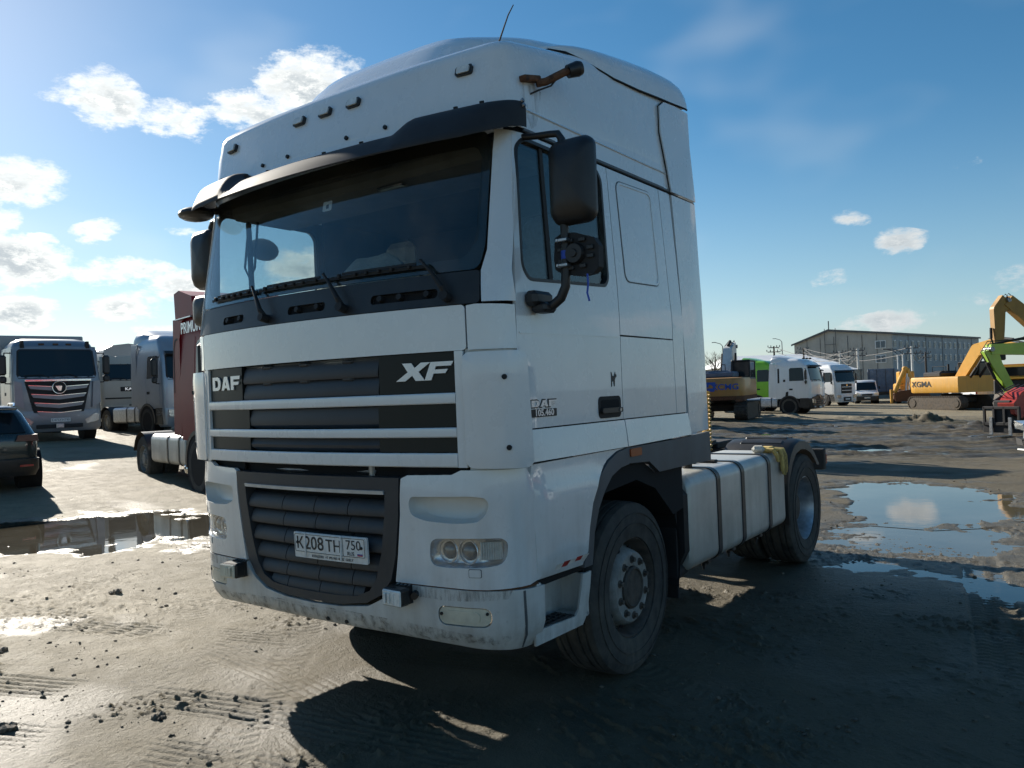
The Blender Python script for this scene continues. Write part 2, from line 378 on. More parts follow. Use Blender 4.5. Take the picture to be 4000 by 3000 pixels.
def text_mesh(txt, size=1.0, bold=0.0, shear=0.0, sx=1.0, depth=.002, align='CENTER', spacing=1.0):
    cu = bpy.data.curves.new('t', 'FONT'); cu.body = txt; cu.size = size; cu.offset = bold; cu.shear = shear
    cu.align_x = align; cu.align_y = 'CENTER'; cu.extrude = depth/2; cu.space_character = spacing; cu.resolution_u = 3
    o = bpy.data.objects.new('t', cu); COL.objects.link(o); me = bpy.data.meshes.new_from_object(o)
    vs = [(v.co.x*sx, v.co.y, v.co.z) for v in me.vertices]; fs = [tuple(p.vertices) for p in me.polygons]
    bpy.data.objects.remove(o); bpy.data.curves.remove(cu); bpy.data.meshes.remove(me); return vs, fs
def lettering(name, txt, fn, mat, parent, size, u=0, v=0, off=.003, rot=0.0, **kw):
    vs, fs = text_mesh(txt, size, **kw); mb = MB(); c, s = math.cos(rot), math.sin(rot)
    mb.add([fn(u+x*c-y*s, v+x*s+y*c, off+z) for x, y, z in vs], fs); o = mb.build(name, mat, parent, smooth=0); return o
def rotz(a): return Matrix.Rotation(a, 3, 'Z')
def sst(a, b, x):
    t = min(1, max(0, (x-a)/(b-a))); return t*t*(3-2*t)
# ------------------------------------------------------------------ ground
def nss(a, b, x):
    t = np.clip((x-a)/(b-a), 0, 1); return t*t*(3-2*t)
_prm = np.random.RandomState(11).permutation(256).astype(np.int32); _prm = np.concatenate([_prm, _prm])
_gx = np.cos(np.arange(256)*2*np.pi/256).astype(np.float32); _gy = np.sin(np.arange(256)*2*np.pi/256).astype(np.float32)
def vnoise(x, y, seed=0):
    xf = np.floor(x); yf = np.floor(y); fx = (x-xf).astype(np.float32); fy = (y-yf).astype(np.float32)
    xi = (xf.astype(np.int32)+seed*37) & 255; yi = (yf.astype(np.int32)+seed*91) & 255
    a = _prm[xi]; b = _prm[(xi+1) & 255]; y1 = (yi+1) & 255
    u = fx*fx*fx*(fx*(fx*6-15)+10); v = fy*fy*fy*(fy*(fy*6-15)+10)
    def g(h, dx, dy): return _gx[h]*dx+_gy[h]*dy
    n00 = g(_prm[a+yi], fx, fy); n10 = g(_prm[b+yi], fx-1, fy); n01 = g(_prm[a+y1], fx, fy-1); n11 = g(_prm[b+y1], fx-1, fy-1)
    p = n00+(n10-n00)*u; q = n01+(n11-n01)*u; return p+(q-p)*v
def fbm(x, y, octs, seed=0, gain=.5):
    s = 0; a = 1.0
    for o in range(octs): s = s+a*vnoise(x*2**o+o*17.3, y*2**o-o*9.1, seed+o); a *= gain
    return s
def terr(x, y):
    dx, dy = x-3.448, y+2.848
    lat = .812*dx+.584*dy; fw = -.584*dx+.812*dy; d = np.hypot(dx, dy)
    return nss(12, 26, d)*(-.037*45*np.tanh(lat/45)+.007*60*np.tanh(fw/60))
def zt(x, y): return float(terr(np.array([x], float), np.array([y], float))[0])
PUD = [  # outline, water level, depth
    ('wide', [(.0, 10.9), (.7, 11.6), (1.8, 11.5), (2.5, 10.2), (2.8, 8.9), (2.6, 8.0), (1.9, 7.45), (1.1, 7.5), (.65, 8.3), (.35, 9.6)], -.020, .05, 'wide shallow puddle mirroring the pale sky behind the rear wheel'),
    ('strip', [(1.15, 5.25), (1.7, 5.45), (2.4, 5.1), (3.1, 4.75), (3.9, 4.5), (3.9, 4.15), (3.0, 4.30), (2.4, 4.55), (2.0, 4.95), (1.66, 4.72), (1.3, 4.95)], -.020, .035, 'long'),
    ('film', [(1.0, 5.75), (1.6, 5.65), (2.3, 5.7), (3.0, 6.3), (2.9, 7.2), (2.2, 7.6), (1.2, 7.45), (.9, 6.8)], -.0245, .021, 'film'),
    ('dark', [(-10.6, 2.0), (-10.4, 3.0), (-9.5, 3.8), (-8.7, 4.35), (-7.3, 4.4), (-5.6, 3.6), (-5.2, 2.9), (-6.3, 2.75), (-6.2, 2.0), (-7.2, 1.55), (-8.6, 1.2), (-10, 1.2)], -.022, .06, 'left'),
    ('far', [(-8.2, 34.0), (-5.0, 33.2), (-4.6, 32.2), (-7.8, 32.8)], None, .05, 'far'),
    ('mid', [(-7.2, 26.8), (-4.6, 25.6), (-4.4, 24.4), (-6.6, 25.6)], None, .05, 'mid'),
    ('near_rut', [(-2.4, 20.4), (-.6, 19.9), (.4, 19.2), (-.8, 19.3), (-2.4, 19.8)], None, .05, 'rut')]
def poly_sd(x, y, P):
    d = np.full(x.shape, 1e9); c = np.zeros(x.shape, bool); n = len(P)
    for i in range(n):
        ax, ay = P[i]; bx, by = P[(i+1) % n]; ex, ey = bx-ax, by-ay
        t = np.clip(((x-ax)*ex+(y-ay)*ey)/(ex*ex+ey*ey), 0, 1)
        d = np.minimum(d, np.hypot(x-ax-t*ex, y-ay-t*ey))
        cond = ((ay > y) != (by > y)) & (x < ex*(y-ay)/(ey if abs(ey) > 1e-9 else 1e-9)+ax); c ^= cond
    return np.where(c, -d, d)
TRK = [  # tyre tracks: points, half width, depth, pattern
    ([(-6.0, -1.2), (-3.4, .1), (-1.6, .75), (.4, 1.2)], .14, .013, 0), ([(-5.6, .1), (-3.2, .35), (-1.4, .45), (.2, .2)], .14, .012, 0),
    ([(-4.6, -1.6), (-2.4, -.75), (-.6, -.15), (.9, .1)], .15, .013, 0), ([(-3.4, -2.0), (-1.4, -1.05), (.2, -.55), (1.6, -.35)], .14, .010, 0),
    ([(-7.5, 1.2), (-4.8, 1.0), (-2.4, 1.3), (-.6, 2.0)], .14, .010, 0), ([(-1.9, 1.6), (-.9, .6), (-.2, -.3), (.6, -1.3)], .13, .006, 1),
    ([(-2.9, 1.2), (-1.7, .2), (-.9, -.7), (-.1, -1.6)], .13, .005, 1), ([(-4.6, 1.6), (-3.9, .2), (-3.6, -1.0)], .13, .007, 1),
    ([(2.0, 9.2), (2.3, 7.2), (2.6, 5.4), (2.9, 3.4), (3.2, 1)], .16, .016, 2), ([(3.6, 9.4), (3.9, 7.2), (4.2, 5.0), (4.5, 2)], .16, .014, 2),
    ([(-9, 6.2), (-6, 4.8), (-3, 5.2), (0, 6.4), (3, 7.4), (8, 8)], .16, .014, 1), ([(-1.5, 14), (1.5, 13.3), (4, 13.2), (8, 13.6)], .2, .02, 1), ([(-1.5, 16), (1.5, 15.5), (4, 15.2), (8, 15.3)], .2, .02, 2),
    ([(-2.5, 17.8), (0, 17.6), (3, 18.2), (7, 19)], .22, .03, 2), ([(.6, 1.9), (1.8, 1.2), (3.0, .9), (4.4, 1.0)], .14, .006, 1)]
def spline(P, k=24):
    P = np.array(P, float); P = np.vstack([2*P[0]-P[1], P, 2*P[-1]-P[-2]]); out = []
    for i in range(1, len(P)-2):
        for t in np.linspace(0, 1, k, endpoint=False):
            a, b, c, d = P[i-1], P[i], P[i+1], P[i+2]
            out.append(.5*((2*b)+(-a+c)*t+(2*a-5*b+4*c-d)*t*t+(-a+3*b-3*c+d)*t**3))
    out.append(P[-2]); return np.array(out)
def ground_height(x, y):
    d = np.hypot(x-3.448, y+2.848)
    z = terr(x, y)
    sds = []
    for nm, P, lev, dep, _ in PUD:
        P0 = np.array(P).mean(0); far = lev is None
        if far: lev = zt(P0[0], P0[1])-.03
        sd = poly_sd(x, y, P); w = nss(1.3, .15, sd) if not far else nss(1.0, 0, sd)
        z = z*(1-w)+(lev+.016)*w; sds.append((sd, dep, lev))
    wet = np.zeros_like(x)
    # relief: broad swells, clods, grain
    far_k = nss(60, 25, d)
    calm = nss(-.2, .5, np.minimum.reduce([s[0] for s in sds]))
    z = z+.014*fbm(x*.35, y*.35, 3, 3)*calm+.0075*fbm(x*1.1, y*1.1, 4, 11)*(.35+.65*calm)*far_k
    cl = fbm(x*2.6, y*2.6, 2, 21); rough = nss(.02, .35, fbm(x*.55+3, y*.55, 3, 31))
    z = z+(.0034*fbm(x*7, y*7, 4, 41, .7)+rough*.020*np.maximum(0, fbm(x*11, y*11, 4, 51, .65)-.12))*nss(25, 10, d)
    chips = np.maximum(0, fbm(x*15, y*15, 3, 61, .7)-.20)*nss(.0, .4, fbm(x*.8, y*.8+7, 2, 71))
    z = z+.055*chips*nss(12, 6, d)
    lt = .9*x-.43*y; streak = np.maximum(0, fbm(lt*4, (.43*x+.9*y)*19, 3, 161, .65)-.16)*nss(.02, .35, fbm(x*.7+9, y*.7, 2, 171)); z = z+.045*streak*nss(12, 7, d)
    # churned mud farther out on the right
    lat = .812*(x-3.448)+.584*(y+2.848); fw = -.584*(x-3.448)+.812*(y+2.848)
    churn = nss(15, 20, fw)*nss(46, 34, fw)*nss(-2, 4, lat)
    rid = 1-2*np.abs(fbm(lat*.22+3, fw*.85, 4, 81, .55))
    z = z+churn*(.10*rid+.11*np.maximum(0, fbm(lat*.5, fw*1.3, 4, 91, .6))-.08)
    for mx, my, mh, ms in ((-2.7, 38.5, .42, 1.2), (-4.5, 38.0, .18, 1.0), (-9.2, 39.5, .22, .9), (-.2, 33.2, .22, 1.3), (-6.3, 41, .16, 1.2), (-11, 40.5, .2, .9), (1.2, 35.5, .25, 1.2)):
        r2 = np.hypot(x-mx, y-my)/ms; z = z+mh*np.exp(-r2*r2)*(.75+.9*fbm(x*1.7, y*1.7, 4, 101, .6))
    mud_shade = churn*nss(-.15, .55, rid+.5*fbm(lat*.35, fw*.6, 3, 221))  # real dark mud; its banding also imitates long cast shadows in the colour
    # tyre tracks with their tread pressed in
    for pts, hw, dep, pat in TRK:
        S = spline(pts); L = np.concatenate([[0], np.cumsum(np.hypot(*np.diff(S, axis=0).T))])
        near = (x > S[:, 0].min()-.5) & (x < S[:, 0].max()+.5) & (y > S[:, 1].min()-.5) & (y < S[:, 1].max()+.5)
        if not near.any(): continue
        X, Y = x[near], y[near]; bd = np.full(X.shape, 9.0); bs = np.zeros(X.shape); bl = np.zeros(X.shape)
        for i in range(len(S)-1):
            ex, ey = S[i+1]-S[i]; ll = ex*ex+ey*ey; t = ((X-S[i, 0])*ex+(Y-S[i, 1])*ey)/ll; tc = np.clip(t, 0, 1)
            dd = np.hypot(X-S[i, 0]-tc*ex, Y-S[i, 1]-tc*ey); m = dd < bd
            sgn = ((X-S[i, 0])*ey-(Y-S[i, 1])*ex)/math.sqrt(ll)
            bd = np.where(m, dd, bd); bs = np.where(m, sgn, bs); bl = np.where(m, L[i]+tc*math.sqrt(ll), bl)
        k = nss(hw*1.12, hw*.9, bd)
        if pat == 0: p = np.exp(-((np.abs(((bs/hw*2.5) % 1.0)-.5))/.17)**2)*1.3
        elif pat == 1: p = .5+.5*np.tanh(3*np.sin(bl/.085*2*math.pi+np.abs(bs)/hw*4))
        else: p = .5+.5*np.tanh(3*np.sin(bs/hw*math.pi*2.2))*.6+.2*np.sign(np.sin(bl/.07*6.28+np.sign(bs)*2))
        fade = nss(-.35, .15, fbm(X*.9, Y*.9, 2, 111))
        rim = np.exp(-((bd-hw*1.18)/.03)**2)*.5
        dz = (-dep*k*p-dep*.12*k+dep*rim*.5)*fade
        zz = z[near]; zz += dz; z[near] = zz
    lat_ = .812*x+.584*y; fw_ = -.584*x+.812*y
    for sd, dep, lev in sds:
        edge = .42*fbm(x*1.1, y*1.1, 5, 121, .65)+.22*fbm(lat_*.9+4, fw_*3.5, 4, 131, .6)
        s2 = sd+edge*(.55 if .03 < dep < .04 else 1.6*min(1.0, dep/.03)); z = z-dep*nss(.16, -.35, s2)
        wet = np.maximum(wet, nss(.42, .02, s2+.25*fbm(x*3, y*3, 3, 181)))
    wet = np.maximum(wet, .55*nss(.08, .55, fbm(x*.30+1.7, y*.42, 4, 141)))
    wet = np.maximum(wet, churn*nss(-.25, .25, fbm(lat*.3, fw*.9, 3, 151)))
    wet = np.maximum(wet, .6*nss(1.3, .3, np.hypot((.812*(x+3.7)+.584*(y+.15))/1.5, (-.584*(x+3.7)+.812*(y+.15))/.75))*nss(-.35, .25, fbm(x*1.2, y*1.2, 4, 211, .6)))
    # the strip between the wheels and the puddles is damp
    wet = np.maximum(wet, .8*nss(2.2, .6, np.hypot((x-1.9)/1.2, (y-6.4)/2.2)))
    damp = nss(-3.2, .6, lat_+.9*fbm(x*.5, y*.5, 4, 191, .6))*nss(40, 16, d)
    mud_shade = np.maximum(mud_shade, .78*damp); wet = np.maximum(wet, .45*damp*nss(-.2, .4, fbm(x*1.3, y*1.3, 3, 201)))
    return z, wet, mud_shade
def make_ground():
    a0, a1 = YAW-R(37), YAW+R(37)
    ang = np.concatenate([np.linspace(a0, a1, 620), np.linspace(a1, a0+2*math.pi, 92)[1:-1]])
    rad = np.concatenate([[0.9, 1.3, 1.7, 2.0], np.geomspace(2.2, 8, 540), np.geomspace(8, 17, 200)[1:], np.geomspace(17, 60, 260)[1:], np.geomspace(60, 1500, 60)[1:]])
    A, Q = np.meshgrid(ang, rad); x = CAM.x+Q*np.sin(A); y = CAM.y+Q*np.cos(A)
    z, wet, mk = ground_height(x.ravel(), y.ravel()); na, nr = len(ang), len(rad)
    co = np.stack([x.ravel(), y.ravel(), z], 1); co = np.vstack([co, [[CAM.x, CAM.y, 0.0]]])
    i = np.arange(nr-1)[:, None]; j = np.arange(na)[None, :]; j2 = (j+1) % na
    q = np.stack([i*na+j, i*na+j2, (i+1)*na+j2, (i+1)*na+j], -1).reshape(-1, 4)[:, ::-1]
    t = np.stack([np.full(na, nr*na), (np.arange(na)+1) % na, np.arange(na)], 1)[:, ::-1]
    me = bpy.data.meshes.new('ground'); me.vertices.add(len(co)); me.vertices.foreach_set('co', co.astype(np.float32).ravel())
    loops = np.concatenate([q.ravel(), t.ravel()]).astype(np.int32); me.loops.add(len(loops)); me.loops.foreach_set('vertex_index', loops)
    ls = np.concatenate([np.arange(len(q))*4, len(q)*4+np.arange(len(t))*3]).astype(np.int32)
    me.polygons.add(len(ls)); me.polygons.foreach_set('loop_start', ls)
    me.update(calc_edges=True); me.validate(); me.shade_smooth()
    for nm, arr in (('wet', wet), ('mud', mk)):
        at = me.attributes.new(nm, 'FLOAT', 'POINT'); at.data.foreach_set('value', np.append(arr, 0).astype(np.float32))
    m = bpy.data.materials.new('sandy_mud'); m.use_nodes = True; N = NT(m.node_tree); b = N.n['Principled BSDF']
    pos = N.new('ShaderNodeNewGeometry').outputs['Position']
    wt = N.new('ShaderNodeAttribute', attribute_name='wet').outputs['Fac']; mu = N.new('ShaderNodeAttribute', attribute_name='mud').outputs['Fac']  # mud attribute also carries the shadow bands painted into the churned ground
    n1 = N.noise(pos, .55, 6, .62); n2 = N.noise(pos, 4.5, 6, .65); n3 = N.noise(pos, 42, 4, .6); n4 = N.noise(pos, 1.7, 6, .7, .6)
    dry = N.mix(N.rng(n1, .32, .68), (.185, .158, .104, 1), (.288, .248, .170, 1))
    dry = N.mix(N.rng(n2, .35, .72, 0, .55), dry, (.150, .128, .088, 1))
    dry = N.mix(N.rng(n3, .62, .72, 0, .35), dry, (.36, .33, .27, 1))
    dry = N.mix(N.rng(n4, .60, .72, 0, .5), dry, (.085, .072, .050, 1))
    n5 = N.noise(pos, 19, 5, .7); dry = N.mix(N.math('MULTIPLY', N.rng(n5, .57, .66, 0, .8, True), N.rng(n4, .40, .60)), dry, (.050, .042, .030, 1))
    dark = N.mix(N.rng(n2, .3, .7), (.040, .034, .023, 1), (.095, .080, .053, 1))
    w2 = N.math('MULTIPLY', N.rng(N.math('ADD', wt, N.math('MULTIPLY', N.math('SUBTRACT', n2, .5), .55)), .25, .8), 1.0)
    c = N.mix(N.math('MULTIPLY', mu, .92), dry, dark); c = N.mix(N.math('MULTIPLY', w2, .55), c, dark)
    N.put(b.inputs['Base Color'], c)
    rr = N.math('SUBTRACT', N.rng(n2, .2, .8, .66, .86), N.math('MULTIPLY', w2, .32)); N.put(b.inputs['Roughness'], rr)
    N.put(b.inputs['Specular IOR Level'], N.rng(w2, 0, 1, .24, .42))
    bn = N.new('ShaderNodeBump'); bn.inputs['Strength'].default_value = .9; bn.inputs['Distance'].default_value = .03
    hh = N.math('ADD', N.math('MULTIPLY', N.noise(pos, 26, 6, .68), .6), N.math('MULTIPLY', N.noise(pos, 95, 3, .6), .3)); N.put(bn.inputs['Height'], hh)
    N.l.new(bn.outputs[0], b.inputs['Normal'])
    M['sandy_mud'] = m; me.materials.append(m)
    o = bpy.data.objects.new('ground', me); COL.objects.link(o); tag(o, 'sandy mud yard with tyre tracks and wet patches', None, kind='structure')
    # water
    wm = bpy.data.materials.new('muddy_water'); wm.use_nodes = True; N = NT(wm.node_tree); b = N.n['Principled BSDF']
    pos = N.new('ShaderNodeNewGeometry').outputs['Position']
    N.put(b.inputs['Base Color'], N.mix(N.rng(N.noise(pos, .8, 4, .6), .35, .65), (.050, .042, .028, 1), (.090, .080, .060, 1))); b.inputs['Roughness'].default_value = .035; b.inputs['IOR'].default_value = 1.5
    bn = N.new('ShaderNodeBump'); bn.inputs['Strength'].default_value = .05; bn.inputs['Distance'].default_value = .01
    N.put(bn.inputs['Height'], N.noise(pos, 5, 3, .5)); N.l.new(bn.outputs[0], b.inputs['Normal']); M['muddy_water'] = wm
    for nm, P, lev, dep, lab in PUD:
        c = np.array(P).mean(0)
        if lev is None: lev = zt(c[0], c[1])-.03
        n = len(P); ar = sum(P[i][0]*P[(i+1) % n][1]-P[(i+1) % n][0]*P[i][1] for i in range(n)); Q = []
        for i in range(n):      # push the outline out a little under the shore
            a, p, b2 = np.array(P[i-1]), np.array(P[i]), np.array(P[(i+1) % n]); t = (p-a)/np.hypot(*(p-a))+(b2-p)/np.hypot(*(b2-p)); t /= np.hypot(*t)
            Q.append(tuple(p+np.array([t[1], -t[0]])*(.26 if ar > 0 else -.26)))
        cd = delaunay_2d_cdt([Vector(q) for q in Q], [(i, (i+1) % n) for i in range(n)], [], 0, 1e-5); V2 = [(p.x, p.y) for p in cd[0]]
        mb = MB(); mb.add([(u, w, lev) for u, w in V2], [tuple(f) for f in cd[2] if inside((sum(V2[i][0] for i in f)/3, sum(V2[i][1] for i in f)/3), Q)])
        ob = mb.build('puddle', wm, None, smooth=0); ob['kind'] = 'structure'
make_ground()
def soil_clods():
    """loose crumbs of soil strewn over the near ground"""
    rng = np.random.RandomState(7); mb = MB()
    ico = [(0, 0, 1), (.89, 0, .45), (.28, .85, .45), (-.72, .53, .45), (-.72, -.53, .45), (.28, -.85, .45), (.72, .53, -.45), (-.28, .85, -.45), (-.89, 0, -.45), (-.28, -.85, -.45), (.72, -.53, -.45), (0, 0, -1)]
    fc = [(0, 1, 2), (0, 2, 3), (0, 3, 4), (0, 4, 5), (0, 5, 1), (1, 6, 2), (2, 7, 3), (3, 8, 4), (4, 9, 5), (5, 10, 1), (1, 10, 6), (2, 6, 7), (3, 7, 8), (4, 8, 9), (5, 9, 10), (11, 7, 6), (11, 8, 7), (11, 9, 8), (11, 10, 9), (11, 6, 10)]
    n = 8500
    a = YAW+R(34)*(rng.rand(n)*2-1); d = 2.4+13*rng.rand(n)**1.6
    x = CAM.x+d*np.sin(a); y = CAM.y+d*np.cos(a)
    k = fbm((.9*x-.43*y)*.5, (.43*x+.9*y)*1.4, 4, 301, .65) > -.08+.22*rng.rand(len(x)); x, y = x[k], y[k]
    z, wet, mk = ground_height(x.copy(), y.copy())
    s = .003+.012*rng.rand(len(x))**6
    for i in range(len(x)):
        if abs(x[i]) < 1.1 and .0 < y[i] < 5.6: continue
        j = rng.rand(12)*.5+.75; sx, sy = .8+rng.rand(2)*.8
        mb.add([(x[i]+p[0]*s[i]*q*sx, y[i]+p[1]*s[i]*q*sy, z[i]+s[i]*.35+p[2]*s[i]*q*.75) for p, q in zip(ico, j)], fc)
    pbr('soil', (.11, .092, .068), .85, var=(30, .4), bump=(90, .4, .006))
    o = mb.build('soil_crumbs', 'soil', None, smooth=0); tag(o, 'loose crumbs of dark soil strewn over the sandy ground', 'soil', kind='stuff')
    big = [(.25, -.95, .035), (-1.35, -.95, .045), (.9, -1.25, .05), (-2.9, -.35, .04), (-.75, -.42, .03), (-3.9, 1.0, .045)]
    bx = np.array([p[0] for p in big]); by = np.array([p[1] for p in big]); bz = ground_height(bx.copy(), by.copy())[0]
    where = ('nearest the cab shadow at the bottom edge', 'left of the cab shadow in the foreground', 'lowest of all, close to the bottom edge', 'far left in the glaring damp patch', 'just below the bumper on the left', 'out by the dark puddle')
    for (px_, py_, r), pz, wh in zip(big, bz, where):
        m2 = MB()
        for q in range(5):
            ox, oy = (rng.rand(2)-.5)*r*1.8; rr = r*(.45+.4*rng.rand()); j = rng.rand(12)*.5+.75
            m2.add([(ox+p[0]*rr*w, oy+p[1]*rr*w, rr*.4+p[2]*rr*w*.7) for p, w in zip(ico, j)], fc)
        ob = m2.build('soil_clod', 'soil', None, smooth=0, loc=(px_, py_, pz)); tag(ob, 'dark crumbly clod of soil '+wh, 'soil clod', 'clods of soil on the sunlit ground')
soil_clods()
# ------------------------------------------------------------------ the white tractor unit (front at y=0, facing -Y)
_Z  = [.40, .80, 1.30, 2.14, 2.30, 2.95, 3.10, 3.33, 3.42, 3.6]
_W  = [1.222, 1.235, 1.245, 1.245, 1.24, 1.222, 1.215, 1.20, 1.185, 1.16]
_YF = [.05, .035, .01, .005, .04, .17, .20, .255, .29, .36]
_YE = [.13, .12, .11, .11, .15, .27, .29, .33, .36, .42]
_XC = [1.00, 1.00, 1.00, 1.02, 1.05, 1.06, 1.07, 1.10, 1.09, 1.07]
_YS = [.37, .36, .31, .29, .28, .38, .40, .41, .43, .48]
LC = .34
from functools import lru_cache
@lru_cache(maxsize=200000)
def tab(z): return [float(np.interp(z, _Z, t)) for t in (_W, _YF, _YE, _XC, _YS)]
def skin_s(s, z):
    """outer skin by girth s from the centre line (sign = side) and height"""
    sg = 1 if s >= 0 else -1; s = abs(s); W, YF, YE, XC, YS = tab(z)
    if s <= XC: return Vector((sg*s, YF+(YE-YF)*(s/XC)**2, z))
    t = (s-XC)/LC
    if t <= 1: return Vector((sg*(XC+(W-XC)*math.sin(t*math.pi/2)), YE+(YS-YE)*(.35*t+.65*(1-math.cos(t*math.pi/2))), z))
    return Vector((sg*W, YS+(t-1)*LC, z))
def s_of_y(y, z):
    W, YF, YE, XC, YS = tab(z)
    if y >= YS: return XC+LC+(y-YS)
    lo, hi = 0.0, 1.0
    for _ in range(24):
        t = (lo+hi)/2
        if YE+(YS-YE)*(.35*t+.65*(1-math.cos(t*math.pi/2))) < y: lo = t
        else: hi = t
    return XC+lo*LC
def mapper(base):
    def fn(u, v, off=0.0):
        p = base(u, v)
        if off == 0: return p
        e = .004; n = (base(u+e, v)-base(u-e, v)).cross(base(u, v+e)-base(u, v-e)).normalized()
        if n.dot(Vector((p.x*.8, -1 if p.y < .42 and abs(p.x) < 1.0 else 0, 0))) < 0: n = -n
        return p+n*off
    return fn
ma = mapper(skin_s)
def msd(sg): return mapper(lambda y, z: skin_s(sg*s_of_y(y, z), z))
def strip(mb, u0, u1, fn, section, n=24, cap=True):
    """sweep a closed section [(offset, v)...] from u0 to u1 on the skin"""
    rows = [[fn(u0+(u1-u0)*i/n, v, o) for o, v in section] for i in range(n+1)]
    mb.grid(rows, True); m = len(section); o = len(mb.v)-len(rows)*m
    if cap: mb.f += [tuple(o+k for k in range(m)), tuple(o+n*m+k for k in reversed(range(m)))]
    return mb
T = thing('tractor_unit', 'large white tractor unit with dark grille and sun visor parked in front', 'truck')
def part(name, mat, fn, parent=None, smooth=32, label=None):
    mb = MB(); fn(mb); o = mb.build(name, mat, parent or T, smooth)
    if label: o['label'] = label
    return o
def rim_part(name, mat, outer, fn, parent=None, holes=(), step=.08, thick=.008, off=0.0, smooth=32):
    return part(name, mat, lambda m: patch(m, outer, fn, holes, step, thick, off), parent, smooth)

# ---- front: panel, grille rows and bars
rim_part('hood_panel', 'paint_white', rrect(-1.052, 1.052, 1.924, 2.140, .02), ma, thick=.02)
part('grille_backing', 'void', lambda m: patch(m, rrect(-1.03, 1.03, 1.30, 1.93, .01), ma, off=-.075, thick=.01))
for sg in (-1, 1):
    part('grille_end_post', 'paint_white', lambda m: strip(m, sg*.992, sg*1.035, ma, [(.004, 1.365), (.004, 1.922), (-.05, 1.922), (-.05, 1.365)], 3))
for zt_, zb_ in ((1.724, 1.672), (1.557, 1.510), (1.434, 1.366)):
    h = zt_-zb_
    part('grille_bar', 'paint_white', lambda m: strip(m, -.990, .990, ma, [(-.05, zb_), (.000, zb_), (.005, zb_+.005), (.007, zb_+h*.5), (.005, zt_-.005), (.000, zt_), (-.05, zt_)], 40))
rim_part('grille_plate', 'gloss_black', rrect(.545, .990, 1.726, 1.920, .006), ma, off=-.010, thick=.02)
rim_part('grille_plate', 'gloss_black', rrect(-.990, -.585, 1.726, 1.920, .006), ma, off=-.010, thick=.02)
part('vent_insert', 'grille_grey', lambda m: patch(m, rrect(-.583, .543, 1.726, 1.920, .006), ma, off=-.040, thick=.01))
for za in (1.865, 1.772):
    part('vent_louvre', 'grille_grey', lambda m: strip(m, -.575, .535, ma, [(-.045, za-.047), (-.016, za-.046), (-.012, za-.030), (-.022, za+.020), (-.034, za+.044), (-.045, za+.046)], 30))
for k in range(3):
    xk = -.34+.33*k
    for za in (1.905, 1.815):
        part('vent_scoop', 'grille_grey', lambda m: m.box(ma(xk, za, -.034), (.09, .03, .034), .014))
for z0, z1, nm in ((1.559, 1.670, 'a'), (1.436, 1.508, 'b')):
    rim_part('grille_plate', 'gloss_black', rrect(.53, .990, z0, z1, .005), ma, off=-.012, thick=.02)
    rim_part('grille_plate', 'gloss_black', rrect(-.990, -.52, z0, z1, .005), ma, off=-.012, thick=.02)
    part('vent_insert', 'grille_grey', lambda m: strip(m, -.518, .528, ma, [(-.06, z0), (-.050, z0), (-.018, z0+.02), (-.014, (z0+z1)/2), (-.030, z1-.004), (-.06, z1)], 30))
# lettering on the grille
def flat_letters(name, shapes, u0, v0, w, h, mat, fn, shear=0.0, off=-.008, parent=None):
    for sh in shapes:
        outer, holes = sh[0], sh[1:]
        f = lambda p: (u0+p[0]*w+shear*p[1]*h, v0+p[1]*h)
        part(name, mat, lambda m: patch(m, [f(p) for p in outer], fn, [[f(p) for p in hh] for hh in holes], .04, .006, off+.006), parent, 0)
LD = ([(0, 0), (.72, 0), (.9, .12), (1, .35), (1, .65), (.9, .88), (.72, 1), (0, 1)], [(.30, .24), (.60, .24), (.70, .38), (.70, .62), (.60, .76), (.30, .76)])
LA = ([(0, 0), (.30, 0), (.36, .16), (.64, .16), (.70, 0), (1, 0), (.70, 1), (.34, 1)], [(.43, .36), (.58, .36), (.505, .66)])
LF = ([(0, 0), (.30, 0), (.30, .36), (.82, .36), (.88, .58), (.30, .58), (.30, .76), (.96, .76), (1, 1), (0, 1)],)
LX = ([(0, 0), (.33, 0), (.52, .30), (.70, 0), (1.02, 0), (.70, .5), (1.0, 1), (.68, 1), (.52, .72), (.34, 1), (.02, 1), (.32, .5)],)
for i, L in enumerate((LD, LA, LF)): flat_letters('lettering', [L], -.945+.120*i, 1.790, .108, .082, 'letter_silver', ma, .0)
flat_letters('lettering', [LX], .655, 1.788, .165, .088, 'letter_silver', ma, .42)
flat_letters('lettering', [LF], .822, 1.788, .125, .088, 'letter_silver', ma, .42)
# ---- dark gap under the grille, cowl, corner panels
part('radiator_gap', 'void', lambda m: patch(m, rrect(-1.05, 1.05, 1.22, 1.372, .01), ma, off=-.10, thick=.02))
part('radiator_tube', 'steel', lambda m: m.tube([ma(-.8, 1.33, -.08), ma(-.2, 1.325, -.08), ma(.45, 1.33, -.08)], .012))
part('radiator_tube', 'steel', lambda m: m.tube([ma(.42, 1.365, -.075), ma(.42, 1.28, -.075)], .018))
vents = [rrect(a, b, 2.185, 2.232, .02) for a, b in ((-.80, -.56), (-.12, .18), (.50, .90))]
rim_part('cowl', 'black_plastic', rrect(-1.125, 1.125, 2.146, 2.305, .02), ma, holes=vents, thick=.02, off=-.006)
for v in vents: rim_part('cowl_vent', 'void', v, ma, off=-.03, thick=.01)
for xv in (-.74, -.60, -.04, .12, .56, .68, .84):
    part('cowl_screw', 'black', lambda m: m.cyl(ma(xv, 2.21, -.03), ma(xv, 2.21, .004), .016, n=10))
